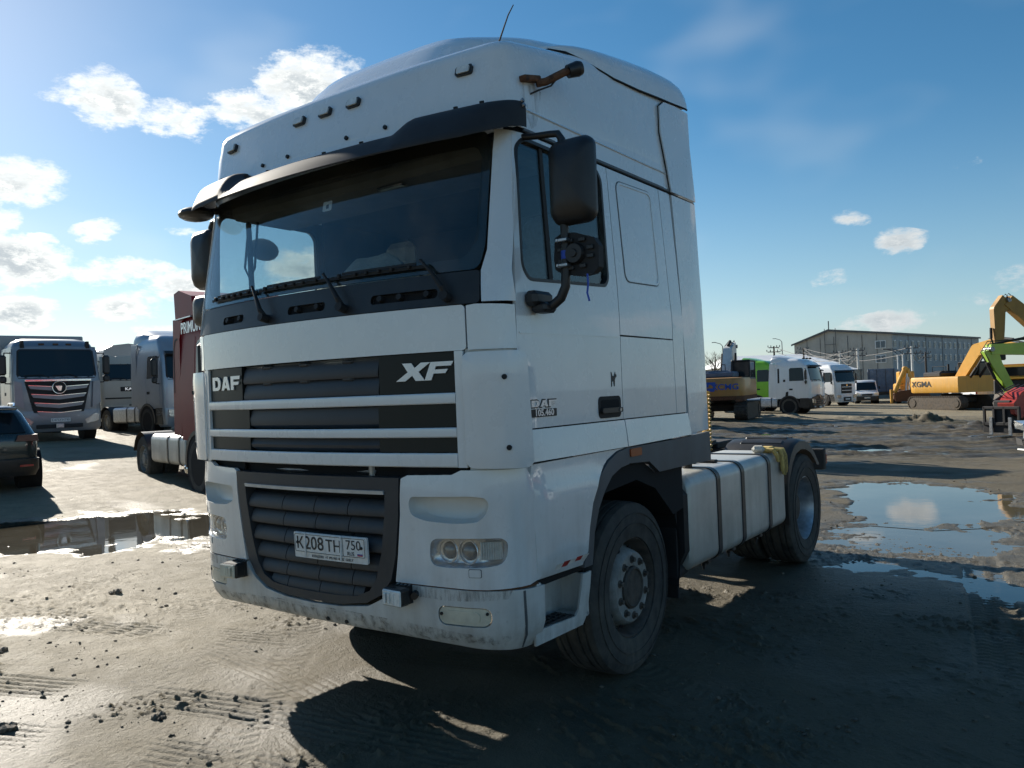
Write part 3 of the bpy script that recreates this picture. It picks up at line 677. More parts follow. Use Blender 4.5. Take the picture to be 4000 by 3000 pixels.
for sg in (-1, 1):
    sd = msd(sg)
    q0, q1 = 1.058*sg, None
    rim_part('corner_panel', 'paint_white', [(sg*1.060, 1.924), (sg*1.325, 1.924), (sg*1.325, 2.132), (sg*1.10, 2.140), (sg*1.060, 2.134)], ma, thick=.015)
    # A pillar in body colour
    rim_part('windscreen_pillar', 'paint_white', [(sg*1.135, 2.150), (sg*1.345, 2.150), (sg*1.365, 2.60), (sg*1.365, 2.985), (sg*1.17, 3.00), (sg*1.165, 2.9), (sg*1.165, 2.40), (sg*1.135, 2.30)], ma, thick=.02)
    # corner air deflector standing off the cab, rounded, with ribs behind
    def dfl(u, v, off=0.0, sg=sg):
        k = sst(1.02, 1.30, abs(u)); e = sst(1.36, 1.40, v)*sst(1.915, 1.88, v)
        return ma(u, v, .010+.060*k+.006*e+off)
    rim_part('corner_deflector', 'paint_white', [(sg*p[0], p[1]) for p in rrect(1.035, 1.315, 1.362, 1.912, .035, 5)], dfl, thick=.010, step=.05)
    for zb in (1.45, 1.54, 1.64, 1.73, 1.83):
        part('deflector_rib', 'paint_white_low', lambda m: strip(m, sg*1.16, sg*1.30, ma, [(-.01, zb), (.045, zb), (.045, zb+.006), (-.01, zb+.006)], 6))
    for zb in (1.46, 1.79): part('deflector_screw', 'black', lambda m: m.cyl(dfl(sg*1.215, zb, .0), dfl(sg*1.215, zb, .006), .013, n=10))
    rim_part('corner_backing', 'paint_white_low', [(sg*1.04, 1.33), (sg*1.40, 1.33), (sg*1.40, 1.93), (sg*1.04, 1.93)], ma, off=-.015, thick=.01)
# ---- windscreen with black printed border, wipers
scr = rpoly([(-1.12, 2.31), (1.12, 2.31), (1.150, 2.42), (1.150, 2.90), (1.12, 3.0), (-1.12, 3.0), (-1.150, 2.90), (-1.150, 2.42)], .06)
scr_in = rpoly([(-1.03, 2.37), (1.03, 2.37), (1.085, 2.45), (1.09, 2.86), (1.05, 2.93), (-1.05, 2.93), (-1.09, 2.86), (-1.085, 2.45)], .08)
rim_part('windscreen', 'windscreen_glass', scr, ma, off=-.004, thick=.004, step=.1)
rim_part('windscreen_border', 'gloss_black', scr, ma, holes=[scr_in], off=-.0095, thick=.003)
for px0, tipl, tipr in ((-.30, -.96, -.42), (.33, -.40, .20), (.96, .21, .83)):
    arm = part('wiper_arm', 'black', lambda m: (m.tube([ma(px0, 2.19, .02), ma(px0-.01, 2.22, .045), ma((px0*.35+tipr*.65), 2.31, .045), ma(tipr-.02, 2.372, .035)], [.016, .014, .009, .007], 8),
                                                m.cyl(ma(px0, 2.18, -.01), ma(px0, 2.18, .045), .024, n=10)))
    part('wiper_blade', 'black', lambda m: (strip(m, tipl, tipr, ma, [(.006, 2.340), (.012, 2.336), (.014, 2.352), (.006, 2.356)], 12),
                                            strip(m, tipl+.10, tipr-.05, ma, [(.020, 2.352), (.028, 2.352), (.028, 2.364), (.020, 2.364)], 10),
                                            [m.box(ma(tipl+(tipr-tipl)*q, 2.350, .018), (.018, .02, .022), .003) for q in (.12, .3, .42, .55, .68, .85)]), arm)
# ---- sun visor
def visor(u, k):
    """k 0..1 from the upper root to the lip; girth u"""
    a = abs(u); ear = sst(.60, .74, a); pr = .205*(1-.80*sst(.98, 1.40, a))
    ztop = 3.062+.062*ear; zlip = 2.925+.085*sst(1.0, 1.40, a)
    root = ma(u, ztop, .012); lip = ma(u, 2.98, 0); lip = Vector((lip.x, lip.y, zlip)); n = (ma(u, 3.0, .1)-ma(u, 3.0, 0)); n.z = 0; n.normalize()
    lip = lip+n*pr
    b = 1-(1-k)**1.55
    p = root.lerp(lip, k); bulge = math.sin(math.pi*min(1, k))*(.030+.022*ear)
    return p+Vector((0, 0, bulge))+n*(bulge*.25)
def visor_mesh(m):
    U = np.linspace(-1.41, 1.41, 85); K = np.linspace(0, 1, 11)
    top = [[visor(u, k) for u in U] for k in K]; bot = [[visor(u, k)+Vector((0, 0.003, -.007)) for u in U] for k in K]
    m.grid(top); m.grid(bot); nU = len(U); o2 = nU*len(K)
    for i in range(nU-1): m.f += [(i, i+1, o2+i+1, o2+i), (10*nU+i, 10*nU+i+1, o2+10*nU+i+1, o2+10*nU+i)]
    for r_ in range(10): m.f += [(r_*nU, (r_+1)*nU, o2+(r_+1)*nU, o2+r_*nU), (r_*nU+nU-1, (r_+1)*nU+nU-1, o2+(r_+1)*nU+nU-1, o2+r_*nU+nU-1)]
vis = part('sun_visor', 'visor_smoke', visor_mesh, smooth=50)
for u in (-1.2, -.95, -.66, -.42, .08, .36, .95, 1.10):
    for k in (.12,): part('visor_screw', 'black', lambda m: m.cyl(visor(u, k)-Vector((0, 0, .01)), visor(u, k)+Vector((0, -.006, .012)), .012, n=8), vis)
for u in (-.55, -.3, .2, .48): part('visor_screw', 'black', lambda m: m.cyl(ma(u, 3.135, 0), ma(u, 3.135, .012), .012, n=8), vis)
for sg in (-1, 1):
    for q in (.35, .6): part('visor_screw', 'steel', lambda m: m.cyl(visor(sg*1.385, q), visor(sg*1.385, q)+Vector((sg*.012, 0, .004)), .011, n=8), vis)
# ---- roof shell (rings rising from the gutter, then closing over)
def roof_k(y): return 1+min(.55, max(0, .46*(y-.42)))
def roof_mesh(m):
    Y1 = 2.16; half = [0, .12, .25, .4, .55, .7, .85, .98, 1.07, 1.12, 1.18, 1.24, 1.30, 1.36, 1.42]
    def outline(z):
        s_end = s_of_y(Y1, z); hs = half+[1.42+(s_end-1.42)*i/9 for i in range(1, 10)]
        return [skin_s(-s, z) for s in reversed(hs)]+[skin_s(s, z) for s in hs[1:]]
    rows = [outline(z) for z in (3.022, 3.05, 3.115, 3.12, 3.13, 3.20, 3.30, 3.37)]
    rows[3] = [p+(Vector((0, .9, 0))-p).normalized()*.006*Vector((1, 1, 0)).length for p in rows[3]]
    base = outline(3.38)
    for d, dz in ((.0, .02), (.010, .048), (.030, .075), (.065, .095), (.12, .110), (.25, .122), (.42, .132), (.65, .138), (.95, .14), (1.18, .14)):
        row = []
        for p in base:
            c = Vector((0, max(p.y, 1.2), 0)); v = c-Vector((p.x, p.y, 0)); L = v.length
            q = p+(v/L)*min(d, L*.985) if L > 1e-6 else p
            row.append(Vector((q.x, q.y, 3.38+dz)))
        rows.append(row)
    rows = [[Vector((p.x, p.y, 3.02+(p.z-3.02)*roof_k(p.y))) for p in row] for row in rows]
    m.grid(rows)
part('roof_shell', 'paint_white', roof_mesh, smooth=40)
def hump(m):
    ys = np.linspace(.46, 1.75, 18); rows = []
    for y in ys:
        k = sst(.46, .80, y); hw = .66+.26*sst(.5, 1.2, y); rb = 3.02+.495*roof_k(y); zt_ = rb-.02+.235*k; zb = rb-.10
        rows.append([Vector((hw*math.copysign(abs(math.cos(t))**.45, math.cos(t)), y, zb+(zt_-zb)*abs(math.sin(t))**.7)) for t in np.linspace(0, math.pi, 25)])
    m.grid(rows); m.f.append(tuple(range(25)))
part('roof_hump', 'paint_white', hump, smooth=50)
for sg in (-1, 1):
    part('roof_gutter', 'trim_grey', lambda m: strip(m, sg*(s_of_y(.42, 3.01)), sg*(s_of_y(2.15, 3.01)), ma, [(0, 3.000), (.008, 3.004), (.008, 3.016), (0, 3.020)], 16))
    part('roof_crease', 'paint_white', lambda m: strip(m, sg*(s_of_y(.46, 3.12)), sg*(s_of_y(2.10, 3.12)), ma, [(-.004, 3.108), (.009, 3.116), (.006, 3.124), (-.004, 3.134)], 14))
# roof spoiler
SPO = ((1.00, 1.02, 3.655, 3.690), (1.06, 1.10, 3.635, 3.715), (1.15, 1.155, 3.605, 3.745), (1.28, 1.187, 3.580, 3.780), (1.45, 1.198, 3.572, 3.820), (1.75, 1.203, 3.590, 3.875), (2.05, 1.205, 3.620, 3.918), (2.25, 1.207, 3.637, 3.935), (2.36, 1.208, 3.648, 3.940), (2.44, 1.21, 3.655, 3.925), (2.485, 1.21, 3.658, 3.88), (2.50, 1.21, 3.658, 3.80), (2.502, 1.21, 3.658, 3.67))
def spoiler(m):
    rows = []
    for y, hw, zl, zt_ in SPO:
        rows.append([Vector((hw*math.copysign(abs(math.cos(t))**.34, math.cos(t)), y, zl+(zt_-zl)*abs(math.sin(t))**.62)) for t in np.linspace(0, math.pi, 41)])
    m.grid(rows); m.f.append(tuple(range(41)))
part('roof_spoiler', 'paint_white', spoiler, smooth=42)
for sg in (-1, 1): part('spoiler_seam', 'void', lambda m: m.tube([(sg*(hw-.002), y, zl-.004) for y, hw, zl, zh in SPO], .0065, 6))
# ---- cab sides
for sg in (-1, 1):
    sd = msd(sg); fl = lambda pts: pts
    win = rpoly([(.352, 2.33), (.40, 2.272), (1.16, 2.305), (1.192, 2.345), (1.178, 2.90), (1.13, 2.948), (.42, 2.955), (.362, 2.91)], .06)
    win_o = rpoly([(.335, 2.32), (.39, 2.255), (1.17, 2.288), (1.210, 2.335), (1.196, 2.91), (1.14, 2.966), (.41, 2.973), (.343, 2.92)], .065)
    door = rim_part('door', 'paint_white', [(.272, 1.536), (1.304, 1.536), (1.304, 2.02), (1.300, 2.30), (1.255, 2.990), (.345, 2.990), (.300, 2.60), (.272, 2.14)], sd, holes=[win_o], thick=.02, step=.07)
    rim_part('window_frame', 'black_plastic', win_o, sd, door, holes=[win], off=.002, thick=.03)
    rim_part('window_glass', 'side_glass', win, sd, door, off=-.018, thick=.004)
    part('window_divider', 'black', lambda m: patch(m, [(.60, 2.275), (.635, 2.275), (.605, 2.955), (.575, 2.955)], sd, off=-.012, thick=.02), door)
    part('door_shut_line', 'void', lambda m: patch(m, [(.240, 1.38), (2.30, 1.38), (2.26, 3.02), (.32, 3.02), (.255, 2.2)], sd, holes=[win_o], off=-.024, thick=.006))
    part('door_crease', 'paint_white', lambda m: patch(m, [(.29, 1.996), (1.295, 2.008), (1.295, 2.016), (.29, 2.004)], sd, off=.003, thick=.004), door)
    # handle: black recess with grip
    part('handle_recess', 'black', lambda m: patch(m, rrect(1.02, 1.278, 1.550, 1.672, .03), sd, off=.004, thick=.01), door)
    part('handle_recess_floor', 'void', lambda m: patch(m, rrect(1.045, 1.255, 1.575, 1.652, .02), sd, off=.0055, thick=.003), door)
    part('door_handle', 'black_plastic', lambda m: patch(m, rrect(1.035, 1.270, 1.578, 1.606, .012), sd, off=.022, thick=.016), door)
    part('door_lock', 'steel', lambda m: m.cyl(sd(1.235, 1.592, .02), sd(1.235, 1.592, .027), .010, n=10), door)
    sl = rim_part('sleeper_panel', 'paint_white', [(1.262, 2.990), (1.308, 2.30), (1.311, 2.024), (2.028, 2.020), (2.028, 2.15), (1.944, 2.990)], sd, thick=.02)
    gr = rrect(1.415, 1.878, 2.345, 2.932, .05); gi = rrect(1.428, 1.865, 2.358, 2.919, .042)
    skew = lambda P: [(u-(v-2.34)*.09, v+(u-1.41)*0.02) for u, v in P]
    part('panel_bead', 'paint_white', lambda m: patch(m, skew(gr), sd, holes=[skew(gi)], off=.005, thick=.006), sl)
    part('panel_bead', 'trim_grey', lambda m: patch(m, skew(rrect(1.408, 1.885, 2.338, 2.939, .055)), sd, holes=[skew(gr)], off=.0012, thick=.002), sl)
    rim_part('sleeper_lower_panel', 'paint_white', [(1.311, 2.014), (1.311, 1.536), (2.045, 1.536), (2.030, 2.012)], sd, thick=.02)
    rim_part('side_strip', 'paint_white', [(1.952, 2.990), (2.036, 2.15), (2.036, 2.012), (2.052, 1.536), (2.205, 1.536), (2.200, 2.15), (2.115, 2.990)], sd, thick=.02)
    flare = lambda y, z, off=0.0, sd=sd: sd(y, z, off+.018*sst(1.53, 1.40, z))
    rim_part('door_lower_panel', 'paint_white', [(.305, 1.374), (1.318, 1.374), (1.318, 1.529), (.295, 1.529)], flare, thick=.02)
    rim_part('side_lower_panel', 'paint_white', [(1.328, 1.374), (2.235, 1.384), (2.225, 1.529), (1.328, 1.529)], flare, thick=.02)
    # aerodynamic fairing behind the cab
    fx = lambda y, z, off=0.0, sg=sg: Vector((sg*(float(np.interp(z, [1.3, 3.0, 3.62], [1.248, 1.230, 1.205]))+off-.010*sst(2.45, 2.60, y)), y, z))
    rim_part('side_fairing', 'paint_white', [(2.246, 1.392), (2.592, 1.398), (2.592, 1.9), (2.582, 2.3), (2.535, 2.985), (2.135, 2.985), (2.205, 2.3), (2.222, 1.9)], fx, thick=.03)
    rim_part('side_fairing', 'paint_white', off=.010, outer=[(2.120, 3.002), (2.528, 3.002), (2.488, 3.38), (2.492, 3.46), (2.500, 3.625), (2.30, 3.620), (2.10, 3.600), (2.035, 3.56), (2.02, 3.38), (2.085, 3.16)], fn=fx, thick=.03)
    part('spoiler_underside', 'void', lambda m: m.prism([(1.3, 3.56), (2.45, 3.60), (2.45, 3.64), (1.3, 3.60)], 'x', sg*.3, sg*1.15))
    part('fairing_seam', 'void', lambda m: m.tube([fx(y, z, -.004) for y, z in ((2.122, 3.0), (2.085, 3.16), (2.02, 3.38), (2.035, 3.56), (2.10, 3.602))], .0045, 6))
    part('fairing_seam', 'void', lambda m: m.tube([fx(y, z, -.006) for y, z in ((2.10, 2.993), (2.3, 2.993), (2.535, 2.993))], .0045, 6))
    # grey sill and wheel arch
    rim_part('sill', 'trim_grey', [(1.335, 1.275), (1.60, 1.262), (1.74, 1.185), (2.238, 1.185), (2.238, 1.372), (1.335, 1.366)], sd, off=.012, thick=.03)
    rim_part('sill', 'trim_grey', [(2.244, 1.185), (2.60, 1.178), (2.600, 1.382), (2.244, 1.376)], fx, off=.006, thick=.03)
    ao = [(.800, .775), (.822, .86), (.845, .98), (.885, 1.105), (.970, 1.228), (1.09, 1.312), (1.20, 1.352), (1.332, 1.370)]
    ai = [(1.332, 1.272), (1.23, 1.262), (1.12, 1.225), (1.035, 1.15), (.965, 1.06), (.915, .94), (.890, .80), (.885, .775)]
    rim_part('arch_trim', 'trim_grey', ao+ai, sd, off=.016, thick=.05)
    part('side_lamp', 'lamp_orange', lambda m: patch(m, rrect(1.345, 1.485, 1.312, 1.358, .01), sd, off=.022, thick=.012))
    # lower fender with bulged crease and hazard tape
    fend = lambda y, z, off=0.0, sd=sd: sd(y, z, off+.004+.026*sst(1.30, 1.20, z)*sst(.80, .86, z)*sst(.3, .42, y))
    rim_part('lower_fender', 'paint_white', [(.365, .800), (.800, .790), (.818, .86), (.840, .98), (.880, 1.108), (.965, 1.232), (1.085, 1.317), (1.20, 1.357), (1.31, 1.369), (.345, 1.362), (.330, 1.30)], fend, thick=.02, step=.06)
    for k, mt in enumerate(('tape_white', 'tape_red', 'tape_white', 'tape_red', 'tape_white')):
        a = .50+.062*k; part('hazard_tape', mt, lambda m: patch(m, [(a, .808), (a+.060, .806), (a+.078, .850), (a+.018, .852)], fend, off=.0025, thick=.0025), None, 0)
    # step housing below
    stp = lambda y, z, off=0.0, sg=sg: Vector((sg*(1.218+off+.022*sst(.5, .75, z)), y, z))
    rim_part('step_housing', 'paint_white_low', [(.372, .475), (.815, .468), (.868, .52), (.886, .742), (.80, .742), (.775, .56), (.745, .530), (.43, .545), (.405, .60), (.398, .782), (.366, .782)], stp, thick=.012)
    part('step_recess', 'paint_white_low', lambda m: (m.box((sg*1.05, .62, .64), (.02, .53, .24), .0), m.box((sg*1.135, .395, .65), (.17, .02, .24)), m.box((sg*1.135, .868, .62), (.17, .02, .22)), m.box((sg*1.13, .62, .515), (.18, .50, .02))))
    part('step_tread', 'black_plastic', lambda m: (m.box((sg*1.150, .58, .532), (.125, .33, .012), .003), [m.box((sg*1.150, .45+.05*i, .541), (.10, .016, .008), .002) for i in range(6)], [m.box((sg*(1.105+.03*i), .58, .540), (.012, .30, .008), .002) for i in range(4)]))
    part('step_gap', 'void', lambda m: m.box((sg*1.13, .62, .775), (.16, .50, .045)))
    # wheel arch liner
    def liner(m, sg=sg):
        P = [(1.5+.635*math.cos(t), .60+.62*math.sin(t)) for t in np.linspace(-.35, math.pi+.25, 26)]
        m.grid([[Vector((sg*x, y, z)) for y, z in P] for x in (.62, .95, 1.19)])
        m.grid([[Vector((sg*.62, y, z)) for y, z in P], [Vector((sg*.62, 1.5, .55)) for _ in P]])
    part('arch_liner', 'void', liner)
    part('arch_filler', 'void', lambda m: m.prism([(1.0, 1.12), (1.05, 1.20), (1.30, 1.262), (1.60, 1.256), (1.74, 1.182), (2.16, 1.182), (2.16, .90), (2.0, .88), (1.75, 1.08), (1.5, 1.16)], 'x', sg*.60, sg*1.215))
# badges on the door in view
sl = msd(1)
for i, L in enumerate((LD, LA, LF)):
    for nm, mt, gx, oo in (('badge_edge', 'letter_black', .006, .001), ('lettering', 'letter_silver', 0, .004)):
        flat_letters(nm, [L], .362+.078*i-gx, 1.638-gx, .070+2*gx, .032+2*gx, mt, sl, 0, oo-.004)
part('badge_plate', 'letter_black', lambda m: patch(m, rrect(.358, .590, 1.588, 1.627, .004), sl, off=.004, thick=.003))
lettering('lettering', '105.460', sl, 'letter_silver', T, .044, u=.474, v=1.6075, off=.006, bold=.0012, sx=1.22, depth=.002)
dog = [(.0, .0), (.12, .02), (.16, .35), (.42, .38), (.50, .02), (.62, .02), (.66, .45), (.78, .60), (.98, .66), (.98, .80), (.80, .84), (.78, 1.0), (.66, .86), (.55, .70), (.25, .72), (.12, .95), (.02, 1.0), (.06, .66)]
part('dog_sticker', 'letter_black', lambda m: patch(m, [(1.175+.065*u, 1.724+.085*v) for u, v in dog], sl, off=.003, thick=.002), None, 0)
# ---- rear wall, interior
part('rear_wall', 'paint_white', lambda m: m.box((0, 2.185, 2.33), (2.30, .03, 2.05), .01))
def lining(m):
    m.box((0, 2.145, 2.3), (2.34, .02, 1.6)); m.box((0, 1.25, 1.50), (2.3, 1.8, .04)); m.box((0, 1.30, 3.04), (2.3, 1.65, .03))
    for sg in (-1, 1): m.box((sg*1.165, 1.68, 2.3), (.02, .92, 1.5)); m.box((sg*1.165, .75, 1.88), (.02, .95, .72))
part('cab_lining', 'interior', lining)
part('dashboard', 'interior', lambda m: m.prism([(.26, 1.85), (.24, 2.26), (.36, 2.31), (.62, 2.28), (.78, 2.16), (.80, 1.8)], 'x', -1.12, 1.12))
part('dash_cloth', 'cloth_pale', lambda m: m.grid([[Vector((x, .33+.45*j/9, 2.335+.018*math.sin(x*23+j)+.24*math.exp(-((x+.12-.1*j/9)/.20)**2)*math.sin(j/9*2.0)+.03*math.sin(x*41-j*1.7)*j/9)) for x in np.linspace(-.60, .60, 34)] for j in range(10)]))
for sx in (-.62, .62):
    part('seat', 'seat' if sx > 0 else 'cloth_pale', lambda m: (m.box((sx, 1.18, 1.92), (.52, .52, .16), .05), m.box((sx, 1.46, 2.28), (.50, .16, .72), .06), m.box((sx, 1.48, 2.74), (.28, .12, .2), .05)))
part('seat_cover', 'cloth_pale', lambda m: m.box((-.42, 1.36, 2.36), (.46, .06, .50), .03))
part('steering_wheel', 'interior', lambda m: (m.tube([Vector((.60+.22*math.cos(t), .82+.10*math.sin(t), 2.24+.20*math.sin(t))) for t in np.linspace(0, 2*math.pi, 25)], .015, 8), m.cyl((.60, .80, 2.24), (.60, .62, 2.05), .03)))
part('header_shelf', 'interior_grey', lambda m: m.box((0, .62, 2.955), (2.2, .5, .10), .03))
part('roof_lamp', 'chrome', lambda m: m.box((.30, .44, 2.895), (.20, .05, .02), .008))
part('screen_sticker', 'plate_white', lambda m: patch(m, rrect(.06, .13, 2.745, 2.80, .008), ma, holes=[rrect(.085, .108, 2.758, 2.782, .004)], off=-.012, thick=.001))
part('grab_handle', 'black', lambda m: m.tube([(-1.02, .46, 2.90), (-1.05, .44, 2.60), (-1.03, .46, 2.52), (-1.0, .48, 2.60), (-.98, .50, 2.90)], .008, 6))
# ---- lamps, horn stalk and antenna on the roof
for u in (-.95, -.235, -.01, .215, .955):
    lp = part('marker_lamp', 'black_plastic', lambda m: patch(m, rrect(u-.048, u+.048, 3.310, 3.358, .012), ma, off=.016, thick=.022))
    part('lamp_lens', 'lamp_clear', lambda m: patch(m, rrect(u-.036, u+.036, 3.317, 3.351, .008), ma, off=.024, thick=.010), lp)
hb = part('lamp_stalk', 'rust', lambda m: (m.box((1.218, .505, 3.285), (.05, .15, .03), .006, Matrix.Rotation(.25, 3, 'X')), m.tube([(1.225, .555, 3.275), (1.26, .59, 3.285), (1.315, .68, 3.345), (1.34, .72, 3.362)], .020, 10)))
part('stalk_lamp', 'black_plastic', lambda m: (m.cyl((1.325, .700, 3.352), (1.358, .745, 3.372), .034, .040, 16), m.cyl((1.358, .745, 3.372), (1.37, .76, 3.378), .040, .034, 16)), hb)
part('cable', 'black', lambda m: m.tube([(1.30, .66, 3.33), (1.27, .62, 3.27), (1.235, .55, 3.235), (1.205, .52, 3.215)], .005, 6), hb)
an = part('antenna', 'black', lambda m: (m.cyl((.985, .56, 3.505), (.99, .56, 3.545), .013, .009, 10), m.tube([(.99, .56, 3.54), (1.03, .56, 3.615), (1.062, .56, 3.675), (1.098, .56, 3.718)], [.005, .004, .0035, .0025], 6)))
part('rust_stain', 'rust_run', lambda m: patch(m, [(.40, 3.26), (.62, 3.255), (.60, 3.18), (.55, 3.06), (.50, 3.03), (.46, 3.10)], msd(1), off=.0025, thick=.0008), None, 0)
# ---- bumper: grille, corners with headlamps, lower apron
def bz(u, v, off=0.0): return ma(u, v, off)
prof = [(1.312, .655), (1.13, .640), (.93, .610), (.80, .572), (.72, .510), (.665, .40), (.640, .22), (.635, 0)]
inn = [(1.245, .565), (1.13, .555), (.93, .520), (.80, .478), (.73, .425), (.695, .34), (.685, .2), (.683, 0)]
ring = lambda P: [(x, z) for z, x in P]+[(-x, z) for z, x in reversed(P) if x > 0]
rg = part('bumper_grille', 'grille_grey', lambda m: patch(m, ring(prof), bz, holes=[ring(inn)], off=.012, thick=.07, step=.07))
part('bumper_grille_backing', 'void', lambda m: patch(m, ring(inn), bz, off=-.07, thick=.01))
part('chrome_strip', 'trim_silver', lambda m: strip(m, -.555, .560, bz, [(-.01, 1.226), (.018, 1.228), (.020, 1.246), (-.01, 1.250)], 24), rg)
for i, zc in enumerate((1.150, 1.062, .965, .868, .785, .712)):
    hw = float(np.interp(zc, [p[0] for p in reversed(inn)], [p[1] for p in reversed(inn)]))-.006; cuts = [-hw]+[c for c in (-.22, .05, .30) if abs(c) < hw-.05]+[hw]
    for a, b in zip(cuts[:-1], cuts[1:]):
        part('grille_slat', 'grille_grey', lambda m: strip(m, a+.003, b-.003, bz, [(-.065, zc-.044), (-.008, zc-.043), (.002, zc-.036), (.004, zc-.022), (-.004, zc+.004), (-.020, zc+.030), (-.040, zc+.042), (-.065, zc+.044)], 8), rg)
# number plate in a dealer frame
PC = .185
pf = part('plate_frame', 'plate_white', lambda m: patch(m, rrect(PC-.268, PC+.268, .872, 1.008, .006), bz, off=.040, thick=.012, step=.2))
part('number_plate', 'plate_white', lambda m: patch(m, rrect(PC-.260, PC+.260, .902, 1.004, .008), bz, off=.045, thick=.006, step=.2), pf)
part('plate_border', 'plate_ink', lambda m: patch(m, rrect(PC-.256, PC+.256, .905, 1.001, .008), bz, holes=[rrect(PC-.2535, PC+.2535, .9075, .9985, .006)], off=.0462, thick=.001, step=.2), pf)
part('plate_border', 'plate_ink', lambda m: patch(m, [(PC+.105, .907), (PC+.108, .907), (PC+.108, .999), (PC+.105, .999)], bz, off=.0462, thick=.001, step=.2), pf)
for txt, u, sz, v in (('К', -.215, .088, .950), ('208', -.105, .100, .953), ('ТН', .040, .084, .948)): lettering('plate_lettering', txt, bz, 'plate_ink', pf, sz, u=PC+u, v=v, off=.0462, depth=.001, bold=.0008)
lettering('plate_lettering', '750', bz, 'plate_ink', pf, .070, u=PC+.180, v=.964, off=.0462, depth=.001)
lettering('plate_lettering', 'RUS', bz, 'plate_ink', pf, .028, u=PC+.160, v=.921, off=.0462, depth=.001)
for k, mt in enumerate(('plate_white', 'flag_blue', 'flag_red')): part('plate_flag', mt, lambda m: patch(m, [(PC+.205, .930-.006*k), (PC+.240, .930-.006*k), (PC+.240, .9245-.006*k), (PC+.205, .9245-.006*k)], bz, off=.0462, thick=.001, step=.2), pf, 0)
lettering('plate_lettering', 'КУНЦЕВО  +7 495 933 40 33  GEELY', bz, 'plate_ink', pf, .019, u=PC+.02, v=.886, off=.0412, depth=.001)
for dx in (-.235, .235): part('plate_screw', 'black', lambda m: m.cyl(bz(PC+dx, .955, .045), bz(PC+dx, .955, .050), .008, n=8), pf)
for dx in (-.17, .095): part('cable_tie', 'plate_white', lambda m: m.box(bz(PC+dx, .945, .048), (.006, .006, .13)), pf)
# bumper corners
for sg in (-1, 1):
    mir = lambda P: [(sg*u, v) for u, v in P]
    duct = rpoly([(.705, 1.190), (.72, 1.222), (1.05, 1.230), (1.105, 1.222), (1.120, 1.195), (1.11, 1.15), (1.07, 1.105), (.95, 1.097), (.80, 1.105), (.715, 1.13)], .03, 2)
    head = rpoly([(.815, .955), (.822, 1.005), (.850, 1.022), (1.05, 1.030), (1.165, 1.032), (1.192, 1.010), (1.188, .945), (1.16, .905), (1.08, .890), (.90, .884), (.835, .890), (.815, .915)], .02, 2)
    outer = [(.662, 1.308), (.70, 1.325), (.95, 1.330), (1.0, 1.352), (1.34, 1.352), (1.372, 1.30), (1.384, .815), (1.29, .792), (1.10, .786), (.60, .792), (.625, .93), (.652, 1.13)]
    bc = part('bumper_corner', 'paint_white', lambda m: patch(m, mir(outer), lambda u, v, off=0.0: bz(u, v, off+.012*sst(1.35, 1.22, v)), holes=[mir(duct), mir(head)], thick=.025, step=.05))
    def bowl(depth, poly, nm, mt, lv=4):
        cx = sum(p[0] for p in poly)/len(poly); cz = sum(p[1] for p in poly)/len(poly)
        def f(m):
            rows = []
            for k in range(lv+1):
                q = k/lv; sc = 1-.32*q*q; rows.append([bz(sg*(cx+(p[0]-cx)*sc), cz+(p[1]-cz)*sc, .010-depth*math.sin(q*math.pi/2)) for p in densify(poly, .03)])
            m.grid(rows, True); n = len(rows[0]); m.f.append(tuple(len(m.v)-n+i for i in range(n)))
        return part(nm, mt, f, bc)
    bowl(.075, duct, 'duct_recess', 'paint_white_low')
    hl = bowl(.055, head, 'headlamp', 'lamp_silver')
    for xc, rr in ((.895, .056), (1.005, .058)):
        part('reflector_ring', 'lamp_silver', lambda m: m.tube([bz(sg*xc, .957, -.030)+Vector((rr*math.cos(t), 0, rr*math.sin(t))) for t in np.linspace(0, 2*math.pi, 21)], .004, 6), bc)
        part('projector_lens', 'lamp_lens', lambda m: m.ball(bz(sg*xc, .957, -.050), rr*.80, 14, (1, .75, 1)), bc)
    for k in range(9): part('indicator_rib', 'lamp_clear', lambda m: m.box(bz(sg*(1.075+.011*k), .965, -.022), (.006, .02, .085), .002, rotz(-sg*.2)), bc)
    part('headlamp_cover', 'lamp_glass', lambda m: patch(m, mir(head), bz, off=.006, thick=.003, step=.05), bc)
    part('washer_cap', 'paint_white', lambda m: patch(m, mir(rrect(1.022, 1.072, .846, .882, .006)), bz, off=.016, thick=.006), bc)
    part('washer_cap_line', 'trim_grey', lambda m: patch(m, mir(rrect(1.019, 1.075, .843, .885, .007)), bz, off=.0128, thick=.002), bc)
    part('corner_seal', 'void', lambda m: patch(m, mir([(.66, .80), (1.42, .80), (1.42, 1.36), (.66, 1.36)]), bz, holes=[mir(duct), mir(head)], off=-.05, thick=.01))
# lower apron
tuck = lambda u, v, off=0.0: ma(u, v, off+.014-.05*sst(.60, .49, v)**2)
def fogpoly(sg): return [(sg*u, v) for u, v in rrect(.845, 1.110, .607, .700, .038, 5)]
top = [(-1.40, .776), (-1.20, .778), (-.60, .785), (-.575, .75), (-.515, .700), (-.41, .650), (-.22, .628), (0, .622), (.22, .628), (.41, .650), (.515, .700), (.575, .75), (.60, .785), (1.20, .778), (1.40, .770)]
bot = [(1.40, .478), (1.20, .480), (.9, .497), (.55, .515), (0, .520), (-.55, .515), (-.9, .497), (-1.20, .480), (-1.40, .478)]
ap = part('lower_bumper', 'paint_white_low', lambda m: patch(m, top+bot, tuck, holes=[fogpoly(1), fogpoly(-1)], thick=.03, step=.06))
for sg in (-1, 1): part('bumper_joint', 'rust', lambda m: strip(m, sg*.62, sg*1.36, ma, [(-.02, .779), (.006, .779), (.006, .792), (-.02, .792)], 12), ap)
